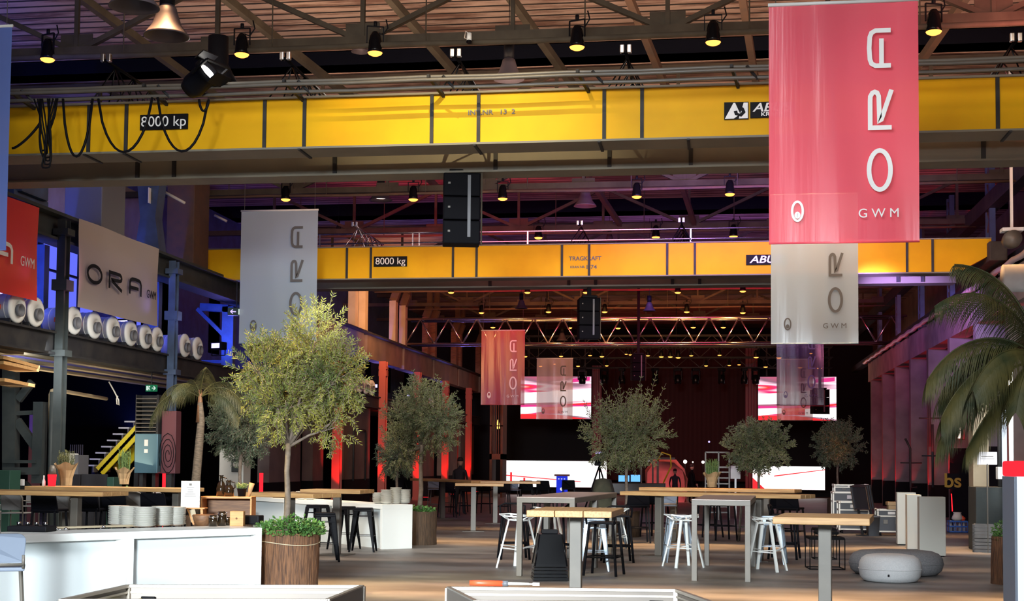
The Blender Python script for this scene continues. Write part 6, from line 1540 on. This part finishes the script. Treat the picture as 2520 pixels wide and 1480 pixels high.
b.build('leg', 'black', t); MB().bbox(-.15, .15, -.3, .3, 1.5, 1.85, .03).tube([(0, -.3, 1.68), (0, -.5, 1.68)], .09, 12).build('camera_body', 'black', t); MB().box(-.12, .12, -.31, -.3, 1.9, 1.98).build('monitor_light', 'lilac_lamp', t)
t = thing('mixing_desk', 'dark mixing desk with blue monitors behind the olive trunk', 'desk', (PY(1560, 1200, 45).x, 45, 0))
MB().bbox(-.9, 1.0, 0, .8, .6, .95, .02).box(-.9, -.8, 0, .8, 0, .6).box(.9, 1.0, 0, .8, 0, .6).build('desk', 'case_black', t); MB().box(-.5, -.15, -.01, .0, 1.0, 1.2).box(-.1, .2, -.01, 0, 1.0, 1.22).build('monitor', 'blue_tv', t)
MB().bbox(-.52, .22, .0, .05, .95, 1.22, .01).build('monitor_case', 'black', t)
for i, (px, py, r_, m_) in enumerate(((1686, 1137, .09, 'bulb_white'), (1730, 1138, .07, 'bulb_white'), (1551, 1135, .04, 'lilac_lamp'), (1574, 1135, .04, 'lilac_lamp'), (1596, 1135, .05, 'lilac_lamp'), (1745, 1088, .05, 'lilac_lamp'), (1705, 1138, .03, 'bulb_white'))):
    q = PY(px, py, 66); t = thing('stage_light', 'small round stage light near the dark backdrop, %s in the row' % ORD[i], 'light', (q.x, 66, 0), group='round stage lights')
    MB().lathe([(0, -r_), (r_ * .7, -r_ * .7), (r_, 0), (r_ * .7, r_ * .7), (0, r_)], 14, T((0, 0, q.z))).build('bulb', m_, t); MB().tube([(0, .02, 0), (0, .02, q.z)], .015, 5).build('stand', 'black', t)
# lighting rig over the stage
for k, (Y, zz, nm) in enumerate(((62, 853, 'nearest'), (66, 880, 'second'), (69, 905, 'rear'))):
    z_ = PY(1600, zz, Y).z; t = thing('stage_rig_truss', '%s dark rig truss over the stage, under the silver truss' % nm, 'truss', (0, Y, z_)); x0, x1 = PY(1290, zz, Y).x, PY(2050, zz, Y).x; b = MB()
    for zq in (0, .5):
        for yq in (0, .5): b.tube([(x0, yq, zq), (x1, yq, zq)], .035, 6)
    b.build('chord', 'dark_steel', t); b = MB(); n_ = 26
    for i in range(n_): xa_ = x0 + (x1 - x0) * i / n_; xb = x0 + (x1 - x0) * (i + 1) / n_; b.beam((xa_, 0, 0 if i % 2 else .5), (xb, 0, .5 if i % 2 else 0), .025)
    b.build('lacing', 'dark_steel', t)
    b = MB(); [b.tube([(x, .25, .5), (x, .25, 9.57 - z_)], .02, 5) for x in (x0 + 1, (x0 + x1) / 2, x1 - 1)]; b.build_each('chain', 'black', t)
rp = random.Random(3)
for i in range(26):
    px = 1300 + 29 * i; k_ = rp.choice((0, 0, 1)); Yk, zk = ((62, 853), (66, 880))[k_]; sc_ = rp.uniform(.55, 1); q = PY(px + rp.uniform(-10, 10), 870, Yk); q.z = PY(1600, zk, Yk).z - .5 * sc_ - .03; q.y = Yk
    pp.put(q, 0, 'tiny warm lamp in the glowing band over the stage, %s' % (ORD[i] + ' from left' if i < 20 else 'number %s from the right end' % ORD[25 - i]), 'tiny warm lamps over the stage', sc_)
def mover():
    t = thing('moving_head', 'x', 'stage light')
    MB().bbox(-.16, .16, -.12, .12, -.12, 0, .02).build('base', 'black', t)
    MB().bbox(-.2, -.15, -.05, .05, -.5, -.1, .01).bbox(.15, .2, -.05, .05, -.5, -.1, .01).build('yoke', 'black_gloss', t)
    MB().lathe([(0, .18), (.1, .16), (.15, 0), (.15, -.2), (.12, -.24), (0, -.22)], 16, T((0, 0, -.45))).build('head', 'black_gloss', t)
    MB().lathe([(0, -.235), (.1, -.23), (.11, -.2)], 14, T((0, 0, -.46))).build('lens', 'chrome', t); return t
mv = Proto(mover())
for i, px in enumerate((1432, 1486, 1530, 1612, 1668, 1712, 1776, 1832, 1860)): q = PY(px, 915, 69); q.z = PY(1600, 905, 69).z - .03; q.y = 69.2; mv.put(q, R(40 * i), 'black moving head light hanging over the stage, %s from left' % ORD[i], 'moving head lights over the stage', 1.15)
area('rig_sparkle', (-2, 60, 5.2), (-2, 66, 7), 160, (1, .45, .15), 12, .4)
area('stage_red', (-2.0, 68, .8), (-2, 76, 4), 120, RED, 10, .5)

t = thing('glazed_balcony', 'red-lit balcony room with bars and a yellow bulb, far left of the stage', 'balcony', (PY(1205, 1100, 62).x, 62, 0)); Wb = PY(1237, 1100, 62).x - PY(1205, 1100, 62).x
zb_, zm_, zt_ = PY(1228, 1118, 62).z, PY(1228, 1050, 62).z, PY(1228, 985, 62).z
MB().box(0, Wb, 0, 1.2, zb_ - .25, zb_).box(0, Wb, 0, 1.2, zt_, zt_ + .12).box(0, .1, 0, 1.2, 0, zt_).box(Wb - .1, Wb, 0, 1.2, 0, zt_).build('frame', 'rust_steel', t)
b = MB()
for i in range(1, 6): b.box(Wb * i / 6 - .02, Wb * i / 6 + .02, 0, .04, zb_, zt_)
b.box(0, Wb, 0, .05, zm_, zm_ + .05).build('bars', 'rust_steel', t); MB().lathe([(0, -.12), (.09, -.08), (.07, .08), (.03, .3), (0, .32)], 12, T((Wb * .55, .3, zm_ + .0))).build('bulb', 'yellow_bulb', t)
spot('balcony_red', (PY(1228, 1100, 58).x, 58.5, 1.2), (PY(1228, 1050, 62).x, 62, 3), 200, (1, .06, .04), 50, .7, .1)
q = PY(486, 583, 34.6)
t = thing('fluorescent_lamp', 'lit fluorescent box lamp on the dark pier left of the far crane', 'lamp', (q.x, 34.6, q.z)); MB().bbox(-.29, .29, -.05, .05, -.09, .09, .01).build('housing', 'dark_steel', t)
for i in range(5): MB().box(-.27 + .11 * i, -.17 + .11 * i, -.056, -.05, -.065, .065).build('pane', 'lamp_cream', t)
MB().beam((0, .05, -.05), (0, .6, -.3), .05).build('arm', 'dark_steel', t)
for i, (p0, p1, Y) in enumerate((((400, 470), (455, 500), 30), ((528, 530), (558, 545), 35))):
    a_, b_ = PY(*p0, Y), PY(*p1, Y); t = tag(MB().tube([a_, b_], .035, 7).build('strip_lamp', 'plinth_grey'), 'pale strip lamp tube hanging high at left, %s one' % ('left' if i == 0 else 'right'), 'lamp')
t = thing('wall_pipe', 'thin pipe loop on the brown wall bay between red columns', 'pipe', (XL - .1, 48, 0)); MB().tube([(0, 1, 0.9), (0, 1, 2.6), (0, .9, 2.7), (0, -.6, 2.7), (0, -.7, 2.6), (0, -.7, .9)], .035, 7).build('pipe', 'dark_steel', t)
area('right_cool', (4.8, 24, 3.6), (7.2, 29, 1.6), 130, (.9, .96, 1), 1.2, .8, 120)

# ================================================================== PEOPLE
def person(lab, px, Y, zhead, pose='stand', face=0.0, cl='cloth_dark', scale=1.0):
    q = PY(px, 1200, Y); t = thing('person', lab, 'person', (q.x, Y, 0), face); 
    sit = pose == 'sit'; zp = .78 if sit else .92
    J = {'pel': (0, 0, zp), 'sp': (0, .02, zp + .2), 'ch': (0, .02, zp + .42), 'nk': (0, 0, zp + .57), 'hd0': (0, -.02, zp + .64)}
    V = []; E = []; Rr = []
    def v(p, r_): V.append(Vector(p)); Rr.append(r_); return len(V) - 1
    a = v(J['pel'], .145); b_ = v(J['sp'], .135); c_ = v(J['ch'], .155); d_ = v(J['nk'], .058); e_ = v(J['hd0'], .055); E += [(a, b_), (b_, c_), (c_, d_), (d_, e_)]
    hands = []
    for s_ in (-1, 1):
        sh = v((s_ * .19, .02, zp + .48), .062); el = v((s_ * .26, -.0 if not sit else -.05, zp + .2), .043); wr = v((s_ * .24, -.12 if not sit else -.28, zp - .02 if not sit else zp + .28), .03)
        E += [(c_, sh), (sh, el), (el, wr)]; hands.append((V[wr].copy(), (V[wr] - V[el]).normalized(), s_))
        hp = v((s_ * .09, 0, zp - .05), .095)
        if sit: kn = v((s_ * .13, -.42, zp - .02), .065); an = v((s_ * .12, -.36, zp - .46), .042); ft = v((s_ * .12, -.5, zp - .5), .035)
        else: kn = v((s_ * .11, -.02 + .03 * s_, .5), .06); an = v((s_ * .11, .0 + .05 * s_, .09), .042); ft = v((s_ * .12, -.15 + .05 * s_, .04), .036)
        E += [(a, hp), (hp, kn), (kn, an), (an, ft)]
    me = bpy.data.meshes.new('body'); me.from_pydata(V, E, []); o = bpy.data.objects.new('body', me); COL.objects.link(o)
    sk = o.modifiers.new('s', 'SKIN'); o.modifiers.new('sub', 'SUBSURF').levels = 1
    for i, r_ in enumerate(Rr): me.skin_vertices[0].data[i].radius = (r_, r_ * .82)
    me.skin_vertices[0].data[0].use_root = True
    dg = bpy.context.evaluated_depsgraph_get(); dg.update(); m2 = bpy.data.meshes.new_from_object(o.evaluated_get(dg)); bpy.data.objects.remove(o)
    m2.materials.clear(); m2.materials.append(MATS[cl]); ob = bpy.data.objects.new('body', m2); COL.objects.link(ob); ob.parent = t
    for p_ in m2.polygons: p_.use_smooth = True
    hz = zp + .75; b = MB(); b.lathe([(0, -.13), (.045, -.12), (.075, -.06), (.085, .02), (.08, .08), (.05, .125), (0, .135)], 18, T((0, -.02, hz)) @ Matrix.Diagonal((.92, 1.12, 1, 1)))
    b.lathe([(0, -.02), (.012, -.015), (0, .02)], 8, T((0, -.118, hz - .01))).build('head', 'skin', t)
    b = MB().lathe([(.03, .1), (.088, .02), (.091, .06), (.075, .12), (.04, .145), (0, .15)], 18, T((0, .0, hz)) @ Matrix.Diagonal((1, 1.12, 1, 1))).build('hair', 'hair', t)
    for s_ in (-1, 1): MB().lathe([(0, -.03), (.014, 0), (0, .03)], 8, T((s_ * .082, -.0, hz - .01))).build('ear', 'skin', t); 
    MB().box(-.04, -.02, -.118, -.11, hz + .01, hz + .02).box(.02, .04, -.118, -.11, hz + .01, hz + .02).build_each('eyes', 'hair', t); MB().box(-.025, .025, -.11, -.104, hz - .062, hz - .055).build('mouth', 'red_paint', t)
    for w_, d, s_ in hands:
        b = MB(); up = Vector((s_, 0, 0)); b.beam(w_ - d * .01, w_ + d * .085, .07, .03, up)
        for k, (off, L_) in enumerate(((-.026, .065), (-.009, .078), (.009, .072), (.026, .055))):
            sd = d.cross(up).normalized() * off; p0 = w_ + d * .08 + sd; b.tube([p0, p0 + d * L_ * .55, p0 + d * L_ * .9 + Vector((0, -.015, -.01))], [.009, .008, .006], 6)
        sd = d.cross(up).normalized() * -.035; b.tube([w_ + d * .03 + sd, w_ + d * .07 + sd * 1.7], [.011, .008], 6); b.build('hand', 'skin', t)
    k = zhead / (hz + .15)
    if not sit: t.scale = (k, k, k)
    return t
person('person in dark clothes standing, back turned, right of the second olive tree', 1132, 40.8, 1.74, 'stand', R(160))
person('person in black shirt standing behind the second olive trunk', 985, 36, 1.62, 'stand', R(70), 'matt_black')
person('person in dark clothes standing before the pink cover', 1661, 52, 1.42, 'stand', R(175))
person('person in dark clothes beside the shelving rack, mostly hidden', 1702, 56, 1.6, 'stand', R(120), 'matt_black')
bpy.context.view_layer.update()
